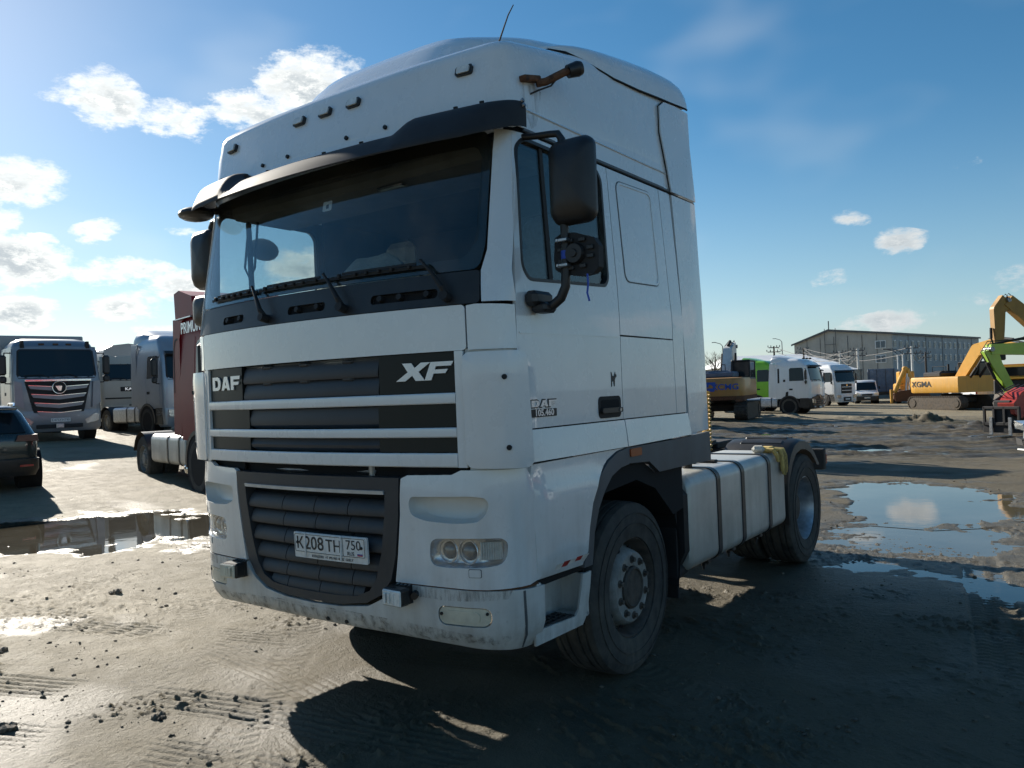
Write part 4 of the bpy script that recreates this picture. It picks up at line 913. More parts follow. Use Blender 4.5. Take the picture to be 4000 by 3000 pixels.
for sg in (-1, 1):
    part('fog_cover', 'lamp_cream', lambda m: patch(m, [(sg*u, v) for u, v in rrect(.850, 1.105, .612, .695, .035, 5)], tuck, off=-.004, thick=.01), ap)
    part('fog_cover_dish', 'lamp_cream', lambda m: patch(m, [(sg*u, v) for u, v in rrect(.88, 1.06, .628, .680, .024, 5)], tuck, off=-.001, thick=.006), ap)
    for dx, dz in ((.862, .66), (1.09, .672)): part('fog_screw', 'black', lambda m: m.cyl(tuck(sg*dx, dz, -.004), tuck(sg*dx, dz, .002), .008, n=8), ap)
    part('corner_joint', 'trim_grey', lambda m: patch(m, [(sg*1.262, .482), (sg*1.274, .482), (sg*1.262, .770), (sg*1.250, .770)], tuck, off=.0015, thick=.002), ap)
    # small work lamps bolted under the grille
    wl = part('work_lamp', 'black_plastic', lambda m: (m.box(ma(sg*.648, .742, .075), (.135, .07, .085), .012, rotz(-sg*.05)), [m.box(ma(sg*(.60+.024*i), .742, .030), (.006, .04, .09)) for i in range(5)], m.cyl(ma(sg*.735, .742, .05), ma(sg*.715, .745, 0), .018)))
    part('lamp_lens', 'lamp_clear' if sg > 0 else 'lamp_cream', lambda m: (m.box(ma(sg*.648, .742, .112), (.128, .014, .078), .006, rotz(-sg*.05)), [m.box(ma(sg*(.61+.025*i), .742, .121), (.018, .006, .05), .002, rotz(-sg*.05)) for i in range(4)]), wl)
for x in (.10, .24): part('tow_cover', 'black', lambda m: m.cyl(tuck(x, .545, -.01), tuck(x, .545, .003), .012, n=8), ap)
part('mud_splash', 'mud_splash', lambda m: patch(m, [(-1.2, .485), (-.55, .52), (0, .525), (.55, .52), (1.22, .485), (1.20, .56), (.6, .60), (.3, .61), (-.3, .61), (-1.2, .55)], tuck, off=.0015, thick=.0005, step=.06), None, 0)
for sg in (-1, 1): part('rust_stain', 'rust_run', lambda m: patch(m, [(sg*.63, .782), (sg*1.20, .779), (sg*1.18, .74), (sg*.9, .725), (sg*.66, .735)], tuck, off=.0015, thick=.0005, step=.06), ap, 0)
# ---- mirrors
def mirrors(sg):
    X = lambda x: sg*x
    arm = part('mirror_arm', 'black_plastic', lambda m: (m.tube([(X(1.215), .42, 2.972), (X(1.27), .44, 2.968), (X(1.36), .45, 2.962), (X(1.405), .45, 2.955), (X(1.424), .45, 2.925), (X(1.424), .45, 2.60), (X(1.420), .45, 2.28), (X(1.416), .45, 2.215), (X(1.390), .445, 2.160), (X(1.345), .44, 2.128), (X(1.29), .43, 2.125)], [.016, .016, .017, .018, .02, .02, .022, .023, .024, .024, .026], 12),))
    part('mirror_bracket', 'black_plastic', lambda m: (m.box((X(1.275), .425, 2.165), (.075, .17, .075), .02), m.box((X(1.30), .43, 2.12), (.09, .11, .05), .015)), arm)
    def shell(m, x0, x1, z0, z1, y0, dep, r):
        rows = []; P = rrect(x0, x1, z0, z1, r, 6); cx, cz = (x0+x1)/2, (z0+z1)/2
        for sc, dy in ((0.0, -dep), (.45, -dep*.97), (.75, -dep*.82), (.92, -dep*.5), (1.0, 0), (1.0, dep*.35), (.97, dep*.42), (.9, dep*.42)):
            rows.append([Vector((X(cx+(u-cx)*max(sc, .01)), y0+dy, cz+(v-cz)*max(sc, .01))) for u, v in P])
        m.grid(rows, True)
    hd = part('mirror_housing', 'black_plastic', lambda m: shell(m, 1.365, 1.603, 2.505, 2.915, .44, .07, .055), smooth=50)
    part('mirror_glass', 'chrome', lambda m: m.prism([(X(u), v) for u, v in rrect(1.378, 1.590, 2.525, 2.895, .04)], 'y', .462, .466), hd)
    if sg > 0:
        # lower mirror has lost its cover: bare bracket, motor and clips
        lm = part('mirror_carrier', 'black', lambda m: (m.prism([(u, v) for u, v in [(1.352, 2.35), (1.362, 2.455), (1.40, 2.474), (1.47, 2.468), (1.575, 2.432), (1.602, 2.39), (1.600, 2.29), (1.57, 2.262), (1.50, 2.256), (1.40, 2.275), (1.36, 2.30)]], 'y', .455, .50),))
        part('mirror_motor', 'black_plastic', lambda m: (m.cyl((1.478, .45, 2.365), (1.478, .428, 2.365), .052, .045, 20), m.cyl((1.478, .43, 2.365), (1.478, .420, 2.365), .022, .018, 14), [m.box((1.478+.085*math.cos(t), .448, 2.365+.07*math.sin(t)), (.035, .014, .02), .003) for t in np.linspace(.3, 6.0, 8)]), lm)
        [part('mirror_clip', 'steel', lambda m: (m.box((1.424, .428, z), (.062, .05, .018), .004), m.cyl((1.405, .40, z), (1.405, .41, z), .006)), lm) for z in (2.432, 2.312)]
        part('tape_wrap', 'tape_blue', lambda m: m.cyl((1.423, .45, 2.345), (1.423, .45, 2.385), .0235, n=12), arm)
        part('loose_wire', 'tape_blue', lambda m: m.tube([(1.545, .44, 2.26), (1.55, .435, 2.21), (1.543, .435, 2.17), (1.556, .43, 2.13)], .005, 6), lm)
    else:
        part('mirror_housing', 'black_plastic', lambda m: shell(m, 1.365, 1.60, 2.245, 2.468, .44, .07, .05), smooth=50)
mirrors(1); mirrors(-1)
# kerb mirror above the far side window and the front mirror arm
part('kerb_mirror', 'black_plastic', lambda m: (m.tube([(-1.10, .33, 2.965), (-1.13, .25, 2.955), (-1.15, .2, 2.94)], .02, 8), m.ball((-1.165, .17, 2.93), .15, 16, (.85, .70, .30))))
part('door_mirror_glass', 'interior_grey', lambda m: m.ball((-1.32, .80, 2.80), .13, 16, (.35, 1.0, .62)))
# ---- wheels
def wheel(x, y, sg, rear):
    """tyre, rim, nuts; x = outer face side, sg = side"""
    w = part('wheel', 'rubber', lambda m: None) if False else None
    hw = .158; R0 = .512
    tp = [(.296, .115), (.300, .148), (.345, .158), (.42, .164), (.462, .158), (.487, .146), (.502, .138), (.508, .125), (.512, .100), (.501, .096), (.501, .086), (.512, .082), (.513, .050), (.502, .046), (.502, .036), (.513, .032), (.514, 0)]
    prof = tp+[(r, -a) for r, a in reversed(tp[:-1])]
    def tyre(m, cx): m.lathe([(r, cx+a*sg) for r, a in prof], (0, y, R0-.002), 'x', 72)
    cx = sg*(1.018 if not rear else 1.068)
    ty = part('tyre', 'rubber', lambda m: tyre(m, cx), smooth=35)
    # side rib lettering band
    part('tyre_rib', 'rubber', lambda m: [m.lathe([(r-.003, cx+sg*.1625), (r-.003, cx+sg*.1665), (r+.003, cx+sg*.1665), (r+.003, cx+sg*.1625)], (0, y, R0-.002), 'x', 60, True) for r in (.385, .445)], ty)
    C = (0, y, R0-.002); L = lambda m, P, n=48: m.lathe([(r, cx+sg*a) for r, a in P], C, 'x', n)
    if not rear:
        part('rim', 'rim_dark', lambda m: L(m, [(.300, .118), (.302, .136), (.292, .140), (.284, .128), (.272, .090), (.262, .04), (.250, .015), (.235, .018), (.228, .040)]), ty)
        part('wheel_disc', 'rim_grey', lambda m: L(m, [(.252, .040), (.240, .066), (.226, .104), (.214, .132), (.202, .142), (.140, .144), (.128, .138), (.124, .125)]), ty)
        part('hub', 'rim_dark', lambda m: L(m, [(.126, .09), (.124, .150), (.112, .158), (.105, .146), (.04, .144), (.001, .144)]), ty)
        for k in range(10):
            t = 2*math.pi*(k+.5)/10; yy, zz = y+.1675*math.cos(t), C[2]+.1675*math.sin(t)
            part('wheel_nut', 'rim_dark', lambda m: (m.cyl((cx+sg*.140, yy, zz), (cx+sg*.1475, yy, zz), .0235, n=12), m.cyl((cx+sg*.145, yy, zz), (cx+sg*.166, yy, zz), .0155, n=6)), ty)
            t2 = 2*math.pi*k/10; 
            part('hand_hole', 'void', lambda m: m.ball((cx+sg*.090, y+.231*math.cos(t2), C[2]+.228*math.sin(t2)), .022, 8, (.5, 1, 1)), ty)
    else:
        part('rim', 'alloy_dull', lambda m: L(m, [(.300, .118), (.303, .138), (.292, .142), (.284, .125), (.270, .06), (.262, -.02), (.250, -.06)]), ty)
        part('wheel_disc', 'alloy_dull', lambda m: L(m, [(.252, -.055), (.235, -.062), (.20, -.060), (.14, -.055), (.128, -.050)]), ty)
        part('hub', 'rim_dark', lambda m: L(m, [(.132, -.06), (.130, .045), (.118, .060), (.06, .066), (.001, .066)], 32), ty)
        for k in range(10):
            t = 2*math.pi*(k+.5)/10; yy, zz = y+.1675*math.cos(t), C[2]+.1675*math.sin(t)
            part('wheel_nut', 'rim_dark', lambda m: m.cyl((cx+sg*-.058, yy, zz), (cx-sg*.020, yy, zz), .017, n=6), ty)
        part('tyre', 'rubber', lambda m: tyre(m, cx-sg*.345), smooth=35)
for sg in (-1, 1): wheel(1.18, 1.5, sg, False); wheel(1.23, 4.95, sg, True)
# ---- chassis
def frame(m):
    for sg in (-1, 1): m.box((sg*.41, 3.25, .88), (.08, 5.5, .27), .01)
    for y in (.7, 2.4, 3.4, 4.3, 5.6): m.box((0, y, .86), (.80, .12, .2), .01)
part('chassis_frame', 'chassis', frame)
part('engine_block', 'void', lambda m: (m.box((0, 1.15, 1.02), (1.0, 1.7, .62), .05), m.box((0, .35, .95), (1.6, .3, .6), .03)))
for y in (1.5, 4.95): part('axle', 'chassis', lambda m: (m.cyl((-.86, y, .51), (.86, y, .51), .075, n=12), m.ball((0, y, .50), .2, 12)))
part('air_tank', 'chassis', lambda m: (m.cyl((-1.1, 2.4, .72), (-1.1, 3.9, .72), .26, n=20), m.box((-.75, 2.9, .75), (.5, 1.3, .5), .04)))
part('fifth_wheel', 'chassis', lambda m: (m.cyl((0, 4.55, 1.13), (0, 4.55, 1.17), .48, n=28), m.box((0, 5.05, 1.10), (.85, .5, .07), .01), m.box((0, 4.6, 1.05), (.7, .5, .12))))
part('catwalk', 'steel', lambda m: m.box((.15, 2.95, 1.05), (1.0, .55, .03), .006))
part('rear_cross_member', 'chassis', lambda m: m.box((0, 5.95, .88), (2.3, .08, .22), .01))
for sg in (-1, 1): part('tail_lamp', 'lamp_red', lambda m: m.box((sg*.95, 6.0, .88), (.40, .05, .12), .01))
part('air_line_post', 'chassis', lambda m: (m.cyl((1.02, 2.70, .95), (1.02, 2.70, 1.95), .035, n=10), m.box((1.10, 2.72, 1.22), (.12, .12, .12), .01)))
def coil(m): m.tube([Vector((1.165+.028*math.cos(t), 2.74+.028*math.sin(t), 1.24+.42*t/(2*math.pi*15))) for t in np.linspace(0, 2*math.pi*15, 220)], .0085, 6)
part('air_coil', 'yellow_coil', coil)
# ---- fuel tank with straps
def tank_sec(k=1.0):
    return [(x, z) for x, z in rrect(.62+.012*(1-k), 1.232-.012*(1-k), .452+.012*(1-k), 1.105-.012*(1-k), .085, 6)]
def tankm(m):
    rows = [[Vector((x, y, z)) for x, z in tank_sec(k)] for y, k in ((2.235, -1.0), (2.245, 0), (2.270, 1), (4.275, 1), (4.300, 0), (4.31, -1))]
    m.grid(rows, True); n = len(rows[0]); m.f += [tuple(range(n)), tuple(5*n+i for i in range(n))]
tk = part('fuel_tank', 'tank_plain', tankm)
for y in (2.74, 3.24, 3.87):
    def strapm(m, y=y):
        o = rrect(.612, 1.240, .444, 1.113, .09, 6); i = rrect(.620, 1.2335, .4505, 1.1065, .086, 6)
        rows = [[Vector((x, y+dy, z)) for x, z in p] for p, dy in ((i, -.032), (o, -.032), (o, .032), (i, .032))]; m.grid(rows, True)
        m.box((1.10, y, .425), (.03, .03, .08), .004); m.box((1.0, y, .43), (.3, .06, .04), .006); m.cyl((1.10, y, .36), (1.10, y, .44), .010)
    part('tank_strap', 'strap', strapm, tk)
part('tank_end_guard', 'black', lambda m: m.prism([(.66, .50), (1.16, .50), (1.215, .60), (1.215, .98), (1.12, 1.08), (.66, 1.08)], 'y', 2.16, 2.234), tk)
part('tank_reflector', 'lamp_orange', lambda m: m.box((1.10, 2.155, .80), (.04, .01, .16), .004), tk)
part('mud_flap', 'black', lambda m: (m.box((.95, 2.12, .70), (.46, .02, .80), .004), m.cyl((1.12, 2.14, .45), (1.12, 2.30, .47), .055, n=14)))
part('filler_cap', 'black', lambda m: (m.cyl((.80, 2.95, 1.10), (.80, 2.95, 1.14), .05, n=16), m.box((.88, 3.02, 1.115), (.14, .05, .02), .006), m.box((1.0, 3.12, 1.118), (.16, .06, .025), .008)), tk)
# ---- rear mudguards
for sg in (-1, 1):
    def guard(m, sg=sg):
        P = [(4.36, .44), (4.345, .62), (4.36, .82), (4.41, .96), (4.49, 1.06), (4.60, 1.135), (4.76, 1.165), (4.92, 1.155), (5.07, 1.115), (5.19, 1.05), (5.29, .975), (5.37, .90)]
        rows = []
        for x, dz in ((.60, -.0), (.66, .012), (.95, .018), (1.20, .012), (1.238, -.01), (1.245, -.075)):
            rows.append([Vector((sg*x, 4.95+(y-4.95)*(1 if x < 1.24 else .985), z+dz*(1 if z > .9 else .2))) for y, z in P])
        rows2 = [[p+Vector((0, 0, 0))-(p-Vector((p.x, 4.95, .55))).normalized()*.012 for p in r_] for r_ in rows]
        m.grid(rows); m.grid(rows2)
        for y, z, a in ((4.62, 1.148, .35), (4.78, 1.178, 0), (4.94, 1.165, -.18)): m.box((sg*.93, y, z), (.40, .075, .026), .012, Matrix.Rotation(a, 3, 'X'))
    part('mudguard', 'black_plastic', guard)
    part('mudguard_clip', 'black', lambda m: [m.box((sg*1.10, 4.405, z), (.13, .02, .09), .01) for z in (.98,)])
# thing: work glove left on the tank
g = thing('work_glove', 'yellow work glove with white cuff lying on rear end of fuel tank', 'glove', (1.14, 4.05, 1.10))
def fing(m, p, r): m.tube(p, r, 8)
mb = MB(); mb.box((.0, .06, .03), (.13, .16, .05), .022)
for i, (dx, L) in enumerate(((-.05, .07), (-.018, .10), (.018, .11), (.05, .09))):
    mb.tube([(.05, .10+dx*.6, .03), (.105, .13+dx, .02), (.118, .145+dx, -.03), (.120, .15+dx, -.05-L), (.118, .152+dx, -.09-L)], [.018, .019, .019, .018, .012], 8)
mb.tube([(.02, .0, .03), (.08, -.01, .03), (.112, .0, -.02), (.115, .01, -.07)], [.02, .02, .019, .013], 8)
mb.build('palm', 'glove_yellow', g)
MB().box((-.05, .0, .035), (.11, .13, .06), .025, rotz(.3)).build('cuff', 'cloth_pale', g)
# ------------------------------------------------------------------ other vehicles
pbr('silver_paint', (.24, .26, .29), .36, metal=.4, coat=.2, var=(2, .04), dirt=(mud, .35, 2, .3, 2.2))
pbr('silver_light', (.34, .37, .41), .32, metal=.4, coat=.3, var=(2, .04), dirt=(mud, .25, 2, .3, 2.2))
pbr('red_paint', (.19, .011, .017), .45, spec=.2, var=(2, .05), dirt=(mud, .3, 2, .3, 2.2))
pbr('cream_paint', (.42, .41, .36), .45, coat=.1, var=(2, .04), dirt=(mud, .45, 2, .3, 2.4))
pbr('yard_white', (.74, .76, .78), .3, coat=.4, var=(2, .03), dirt=(mud, .4, 2, .0, 2.0))
pbr('lime_paint', (.16, .42, .02), .3, coat=.5, var=(2, .05), dirt=(mud, .25, 2, 0, 2))
pbr('lime_machine', (.32, .52, .05), .4, coat=.3, var=(2, .06), dirt=(mud, .4, 2, 0, 3))
pbr('machine_orange', (.44, .22, .055), .45, coat=.2, var=(2, .06), dirt=(mud, .5, 2, 0, 3))
pbr('machine_yellow', (.62, .31, .025), .4, coat=.3, var=(2, .06), dirt=(mud, .5, 2, 0, 4))
pbr('machine_yellow_shaded', (.32, .165, .028), .5, var=(2, .12), dirt=(mud, .7, 2, 0, 9))  # yellow machine paint darkened to give the tall boom its shaded look
pbr('machine_red', (.42, .035, .025), .4, coat=.3, var=(2, .06), dirt=(mud, .35, 2, 0, 3))
pbr('machine_white', (.66, .66, .64), .4, var=(2, .05), dirt=(mud, .5, 3, 0, 5))
pbr('suv_paint', (.016, .030, .032), .2, coat=.8, var=(2, .05), dirt=(mud, .35, 2, .2, 1.2))
pbr('lamp_dark_red', (.06, .006, .006), .3, var=None)
pbr('track_steel', (.06, .05, .042), .7, metal=.3, var=(8, .3), dirt=(mud, .8, 4, -1, 1.5))
pbr('tarp_grey', (.16, .18, .17), .7, var=(2, .1), bump=(3, .5, .1)); pbr('tarp_blue', (.10, .14, .20), .6, var=(2, .1), bump=(3, .5, .1))
pbr('trailer_grey', (.34, .35, .36), .5, var=(1.5, .05)); pbr('emblem_blue', (.03, .10, .42), .4, var=None)
pbr('sticker_pink', (.60, .22, .26), .5, var=None); pbr('hose', (.02, .02, .02), .5, var=None)
GH = (.97, -.243)
def rings(m, slices, rc=.18, bow=.06, cap=True):
    """loft horizontal slices (z, half width, front y, rear y) with rounded front corners"""
    rows = []
    for z, hw, yf, yr in slices:
        h = [(hw, yr), (hw, yf+bow+rc+.02)]+[(hw-rc+rc*math.cos(t), yf+bow+rc-rc*math.sin(t)) for t in np.linspace(.15, math.pi/2, 5)]+[((hw-rc)*q, yf+bow*q*q) for q in (.66, .33)]
        rows.append([Vector((x, y, z)) for x, y in h]+[Vector((0, yf, z))]+[Vector((-x, y, z)) for x, y in reversed(h)])
    m.grid(rows, True); n = len(rows[0])
    if cap: m.f += [tuple(len(m.v)-n+i for i in range(n)), tuple(len(m.v)-len(rows)*n+i for i in reversed(range(n)))]
def face_map(slices, bow=.06):
    zs = [s[0] for s in slices]
    def fn(x, z, off=0.0):
        hw = float(np.interp(z, zs, [s[1] for s in slices])); yf = float(np.interp(z, zs, [s[2] for s in slices]))
        return Vector((x, yf+bow*(x/(hw-.18))**2-off, z))
    return fn
def side_map(slices, sg):
    zs = [s[0] for s in slices]
    def fn(y, z, off=0.0): return Vector((sg*(float(np.interp(z, zs, [s[1] for s in slices]))+off), y, z))
    return fn
WHEEL = {}
def add_wheel(t, x, y, r=.50, w=.30, sg=1, disc='rim_grey', dual=False):
    def mk(nm, mat, fn, parent):
        k = (nm, round(r, 3), round(w, 3), sg, mat)
        if k not in WHEEL:
            mb = MB(); fn(mb); o = mb.build(nm, mat, parent, 35); WHEEL[k] = o.data; return o
        o = bpy.data.objects.new(nm, WHEEL[k]); COL.objects.link(o); o.parent = parent; return o
    h = w/2
    ty = mk('tyre', 'rubber', lambda m: m.lathe([(r*.60, h*.8), (r*.64, h*.97), (r*.8, h*1.03), (r*.95, h*.95), (r*.995, h*.8), (r, 0), (r*.995, -h*.8), (r*.95, -h*.95), (r*.8, -h), (r*.6, -h*.8)], (0, 0, 0), 'x', 36), t)
    ty.location = (x-sg*h, y, r)
    ds = mk('wheel_disc', disc, lambda m: (m.lathe([(r*.61, sg*h*.85), (r*.585, sg*h*.90), (r*.55, sg*h*.4), (r*.48, sg*h*.25), (r*.42, sg*h*.62), (r*.25, sg*h*.66), (r*.23, sg*h*.85), (.001, sg*h*.85)], (0, 0, 0), 'x', 32),
                                           [m.cyl((sg*h*.6, r*.335*math.cos(a), r*.335*math.sin(a)), (sg*h*.78, r*.335*math.cos(a), r*.335*math.sin(a)), r*.035, n=6) for a in np.linspace(0, 2*math.pi, 11)[:-1]]), ty)
    if dual:
        o = bpy.data.objects.new('tyre', ty.data); COL.objects.link(o); o.parent = t; o.location = (x-sg*(h+w*1.1), y, r)
def cabover(name, label, loc, rz, col, group, H=3.7, roofhi=True, wb=3.7, chassis=True, spoiler=True, fairing=True, front='plain', vis=True, tank='tank_plain', L=2.25, dark='black_plastic', low=None, z0=.32, bars=0):
    t = thing(name, label, 'truck', (loc[0], loc[1], zt(loc[0], loc[1])), rz, group)
    P = lambda nm, mt, fn, parent=None, sm=35: (lambda mb: (fn(mb), mb.build(nm, mt, parent or t, sm))[1])(MB())
    zw0, zw1 = 2.02, 2.86
    if not roofhi: H = min(H, 3.35)
    sl = [(z0+.66, 1.23, .02, L), (1.5, 1.245, .0, L), (zw0, 1.245, .02, L), (zw1, 1.20, .20, L), (zw1+.15, 1.19, .24, L), (H-.35, 1.16, .40, L), (H-.18, 1.11, .55, L), (H-.05, .98, .78, L), (H, .80, 1.05, L)]
    fm = face_map(sl)
    P('cab_body', col, lambda m: rings(m, sl))
    for s in (-1, 1):
        P('wheel_arch', dark, lambda m: m.prism([(1.4+.66*math.cos(a), .52+.66*math.sin(a)) for a in np.linspace(-.1, math.pi+.1, 15)]+[(1.4+.58*math.cos(a), .52+.58*math.sin(a)) for a in np.linspace(math.pi+.1, -.1, 15)], 'x', s*1.06, s*1.262))
        P('wheel_well', 'void', lambda m: m.prism([(1.4+.585*math.cos(a), .52+.585*math.sin(a)) for a in np.linspace(0, 2*math.pi, 21)[:-1]], 'x', s*.90, s*1.252))
    ws = [(-1.0, zw0+.02), (1.0, zw0+.02), (1.06, zw0+.12), (1.03, zw1-.04), (.97, zw1+.02), (-.97, zw1+.02), (-1.03, zw1-.04), (-1.06, zw0+.12)]
    P('windscreen', 'dark_glass', lambda m: patch(m, ws, fm, off=.008, thick=.012, step=.2))
    P('windscreen_seal', 'black', lambda m: patch(m, [(-1.07, zw0-.03), (1.07, zw0-.03), (1.12, zw0+.1), (1.07, zw1), (1.0, zw1+.06), (-1.0, zw1+.06), (-1.07, zw1), (-1.12, zw0+.1)], fm, off=.003, thick=.01, step=.2))
    for x0 in (-.55, .25): P('wiper', 'black', lambda m: m.tube([fm(x0+.3, zw0, .03), fm(x0+.1, zw0+.09, .035), fm(x0-.4, zw0+.06, .03)], .012, 5))
    for s in (-1, 1):
        sm = side_map(sl, s)
        d = P('door', col, lambda m: patch(m, rrect(.36, 1.42, 1.05, 2.93, .06), sm, off=.008, thick=.02, step=.4))
        P('door_window', 'dark_glass', lambda m: patch(m, [(.46, 2.06), (1.34, 2.06), (1.34, 2.80), (1.26, 2.86), (.58, 2.86), (.50, 2.78)], sm, off=.014, thick=.01, step=.4), d)
        P('door_handle', 'black', lambda m: patch(m, rrect(1.15, 1.36, 1.50, 1.60, .02), sm, off=.016, thick=.01), d)
        P('mirror', 'black_plastic', lambda m: (m.box((s*1.46, .28, 2.42), (.22, .12, .62), .05), m.box((s*1.45, .28, 1.98), (.20, .12, .22), .05), m.tube([(s*1.2, .4, 2.80), (s*1.40, .3, 2.80), (s*1.42, .28, 2.6)], .02, 6), m.tube([(s*1.2, .4, 1.85), (s*1.38, .3, 1.86), (s*1.42, .28, 2.0)], .02, 6)))
        P('side_panel', col, lambda m: patch(m, rrect(1.46, L-.02, 1.05, 2.95, .03), sm, off=.006, thick=.02, step=.5))
        if fairing: P('side_fairing', col, lambda m: (m.prism([(L+.01, 1.05), (L+.46, 1.08), (L+.42, 2.2), (L+.34, H-.28), (L-.2, H-.33), (L-.02, 2.97)], 'x', s*1.20, s*1.238)))
        P('step', low or dark, lambda m: (m.prism([(.22, z0+.1), (.78, z0+.1), (.74, 1.0), (.22, 1.0)], 'x', s*1.02, s*1.235), m.box((s*1.2, .52, z0+.42), (.10, .36, .05), .01)))
        add_wheel(t, s*1.264, 1.4, .50, .31, s)
        if chassis: add_wheel(t, s*1.22, 1.4+wb, .50, .31, s, dual=True)
    if spoiler: P('roof_spoiler', col, lambda m: m.grid([[Vector((hw*math.copysign(abs(math.cos(a))**.45, math.cos(a)), y, zl+(zh-zl)*abs(math.sin(a))**.7)) for a in np.linspace(0, math.pi, 21)] for y, hw, zl, zh in ((1.1, .7, H-.06, H-.02), (1.5, 1.0, H-.2, H+.08), (2.0, 1.12, H-.25, H+.22), (L+.2, 1.16, H-.28, H+.27), (L+.3, 1.16, H-.28, H+.10))]))
    if vis: P('sun_visor', 'visor_smoke' if vis is True else vis, lambda m: m.grid([[Vector((x, fm(x, zw1, 0).y-k*.20, zw1+.16-.10*k*k)) for x in np.linspace(-1.12, 1.12, 17)] for k in (0, .3, .6, .85, 1)]+[[Vector((x, fm(x, zw1, 0).y-.20, zw1+.03)) for x in np.linspace(-1.12, 1.12, 17)]]))
    # front end
    b = low or col
    bs = [(z0, 1.16, .02, .55), (z0+.08, 1.21, -.03, .6), (z0+.5, 1.235, -.05, .6), (z0+.66, 1.235, -.03, .6)]
    P('bumper', b, lambda m: rings(m, bs)); bm = face_map(bs)
    if front == 'big_grille':
        P('grille_recess', 'black', lambda m: patch(m, [(-.66, z0+.42), (.66, z0+.42), (.92, 1.90), (-.92, 1.90)], fm if False else (lambda x, z, off=0.0: Vector((x, -.035-off+.05*x*x, z))), off=.0, thick=.05))
        for k in range(4):
            zc = 1.72-.27*k; hw = .84-.075*k
            P('grille_bar', 'silver_paint', lambda m: m.prism([(-hw, zc+.05), (0, zc-.01), (hw, zc+.05), (hw-.06, zc-.05), (0, zc-.13), (-hw+.06, zc-.05)], 'y', -.075, -.02))
            P('grille_bar_edge', 'chrome', lambda m: m.prism([(-hw, zc+.068), (0, zc+.008), (hw, zc+.068), (hw, zc+.05), (0, zc-.01), (-hw, zc+.05)], 'y', -.085, -.03))
        P('grille_strip', 'chrome', lambda m: m.box((0, -.05, 1.93), (1.85, .05, .07), .01))
        em = P('emblem', 'black', lambda m: m.cyl((0, -.07, 1.70), (0, -.12, 1.70), .19, n=28))
        P('emblem_ring', 'chrome', lambda m: m.tube([Vector((.19*math.cos(a), -.12, 1.70+.19*math.sin(a))) for a in np.linspace(0, 2*math.pi, 29)], .013, 6), em)
        P('emblem_mark', 'chrome', lambda m: [m.prism([(-.11+dx, 1.75), (-.04+dx, 1.75), (.0+dx*.4, 1.60), (-.02+dx*.4, 1.60)], 'y', -.128, -.122) for dx in (0, .06, .12)], em)
        for s in (-1, 1):
            P('headlamp', 'lamp_silver', lambda m: m.prism([(s*.78, z0+.22), (s*1.12, z0+.30), (s*1.14, z0+.50), (s*1.0, z0+.52), (s*.72, z0+.34)], 'y', -.02, .2))
            P('headlamp_glass', 'lamp_glass', lambda m: m.prism([(s*.77, z0+.21), (s*1.13, z0+.29), (s*1.15, z0+.51), (s*1.0, z0+.53), (s*.71, z0+.34)], 'y', -.032, -.02))
            P('air_flap', col, lambda m: m.prism([(s*.95, 1.05), (s*1.2, 1.2), (s*1.2, 1.92), (s*1.0, 1.88)], 'y', -.01, .15))
        P('number_plate', 'plate_white', lambda m: m.box((.02, -.075, z0+.36), (.54, .02, .12), .004))
        lettering('plate_lettering', 'Е473ХН790', lambda u, v, o=0: Vector((u, -.087-o, v)), 'plate_ink', t, .10, u=.02, v=z0+.36, off=.001)
        P('lower_intake', 'black', lambda m: m.box((0, -.05, z0+.17), (1.3, .04, .12), .01)); P('tow_hook_cover', 'steel', lambda m: m.box((0, -.09, z0+.18), (.22, .04, .16), .02))
        for x in (-.35, .05, .42): P('marker_lamp', 'rust', lambda m: m.box(fm(x, zw1+.23, .01), (.16, .03, .07), .01))
        for s in (-1, 1): P('visor_strut', 'black', lambda m: m.prism([(s*.86, zw1+.10), (s*.98, zw1+.10), (s*.96, H-.12), (s*.88, H-.12)], 'y', fm(.9, zw1+.1).y-.03, .42))
        P('warning_glow', 'tape_white', lambda m: m.ball((.12, .22, 2.44), .07, 10, (1.4, .3, .5)))
    elif front == 'name_panel':
        P('name_panel', 'black', lambda m: patch(m, rrect(-.52, .52, 1.55, 1.74, .03), fm, off=.012, thick=.02, step=.2))
        lettering('lettering', 'KAMAZ', fm, 'letter_silver', t, .16, u=0, v=1.645, off=.022, bold=.004, sx=1.3, depth=.004)
        P('panel_gap', 'black', lambda m: patch(m, rrect(-1.1, 1.1, 1.24, 1.30, .02), fm, off=.012, thick=.02, step=.3))
        for s in (-1, 1):
            P('headlamp', 'lamp_silver', lambda m: m.box(bm(s*.88, z0+.46, .0), (.42, .08, .2), .02)); P('headlamp_glass', 'lamp_glass', lambda m: m.box(bm(s*.88, z0+.46, .03), (.44, .03, .22), .02))
            P('fog_slot', 'black', lambda m: m.box(bm(s*.86, z0+.15, .005), (.30, .03, .07), .01))
        P('roof_hatch', col, lambda m: m.box((.1, 1.2, H+.03), (1.1, .6, .06), .02))
        for x in (-.5, -.2, .1, .5, .8): P('roof_mark', 'black', lambda m: m.box(fm(x*.9, H-.34, .01), (.02, .02, .09)))
    else:
        gz = 1.5 if front != 'low_black' else z0+.62
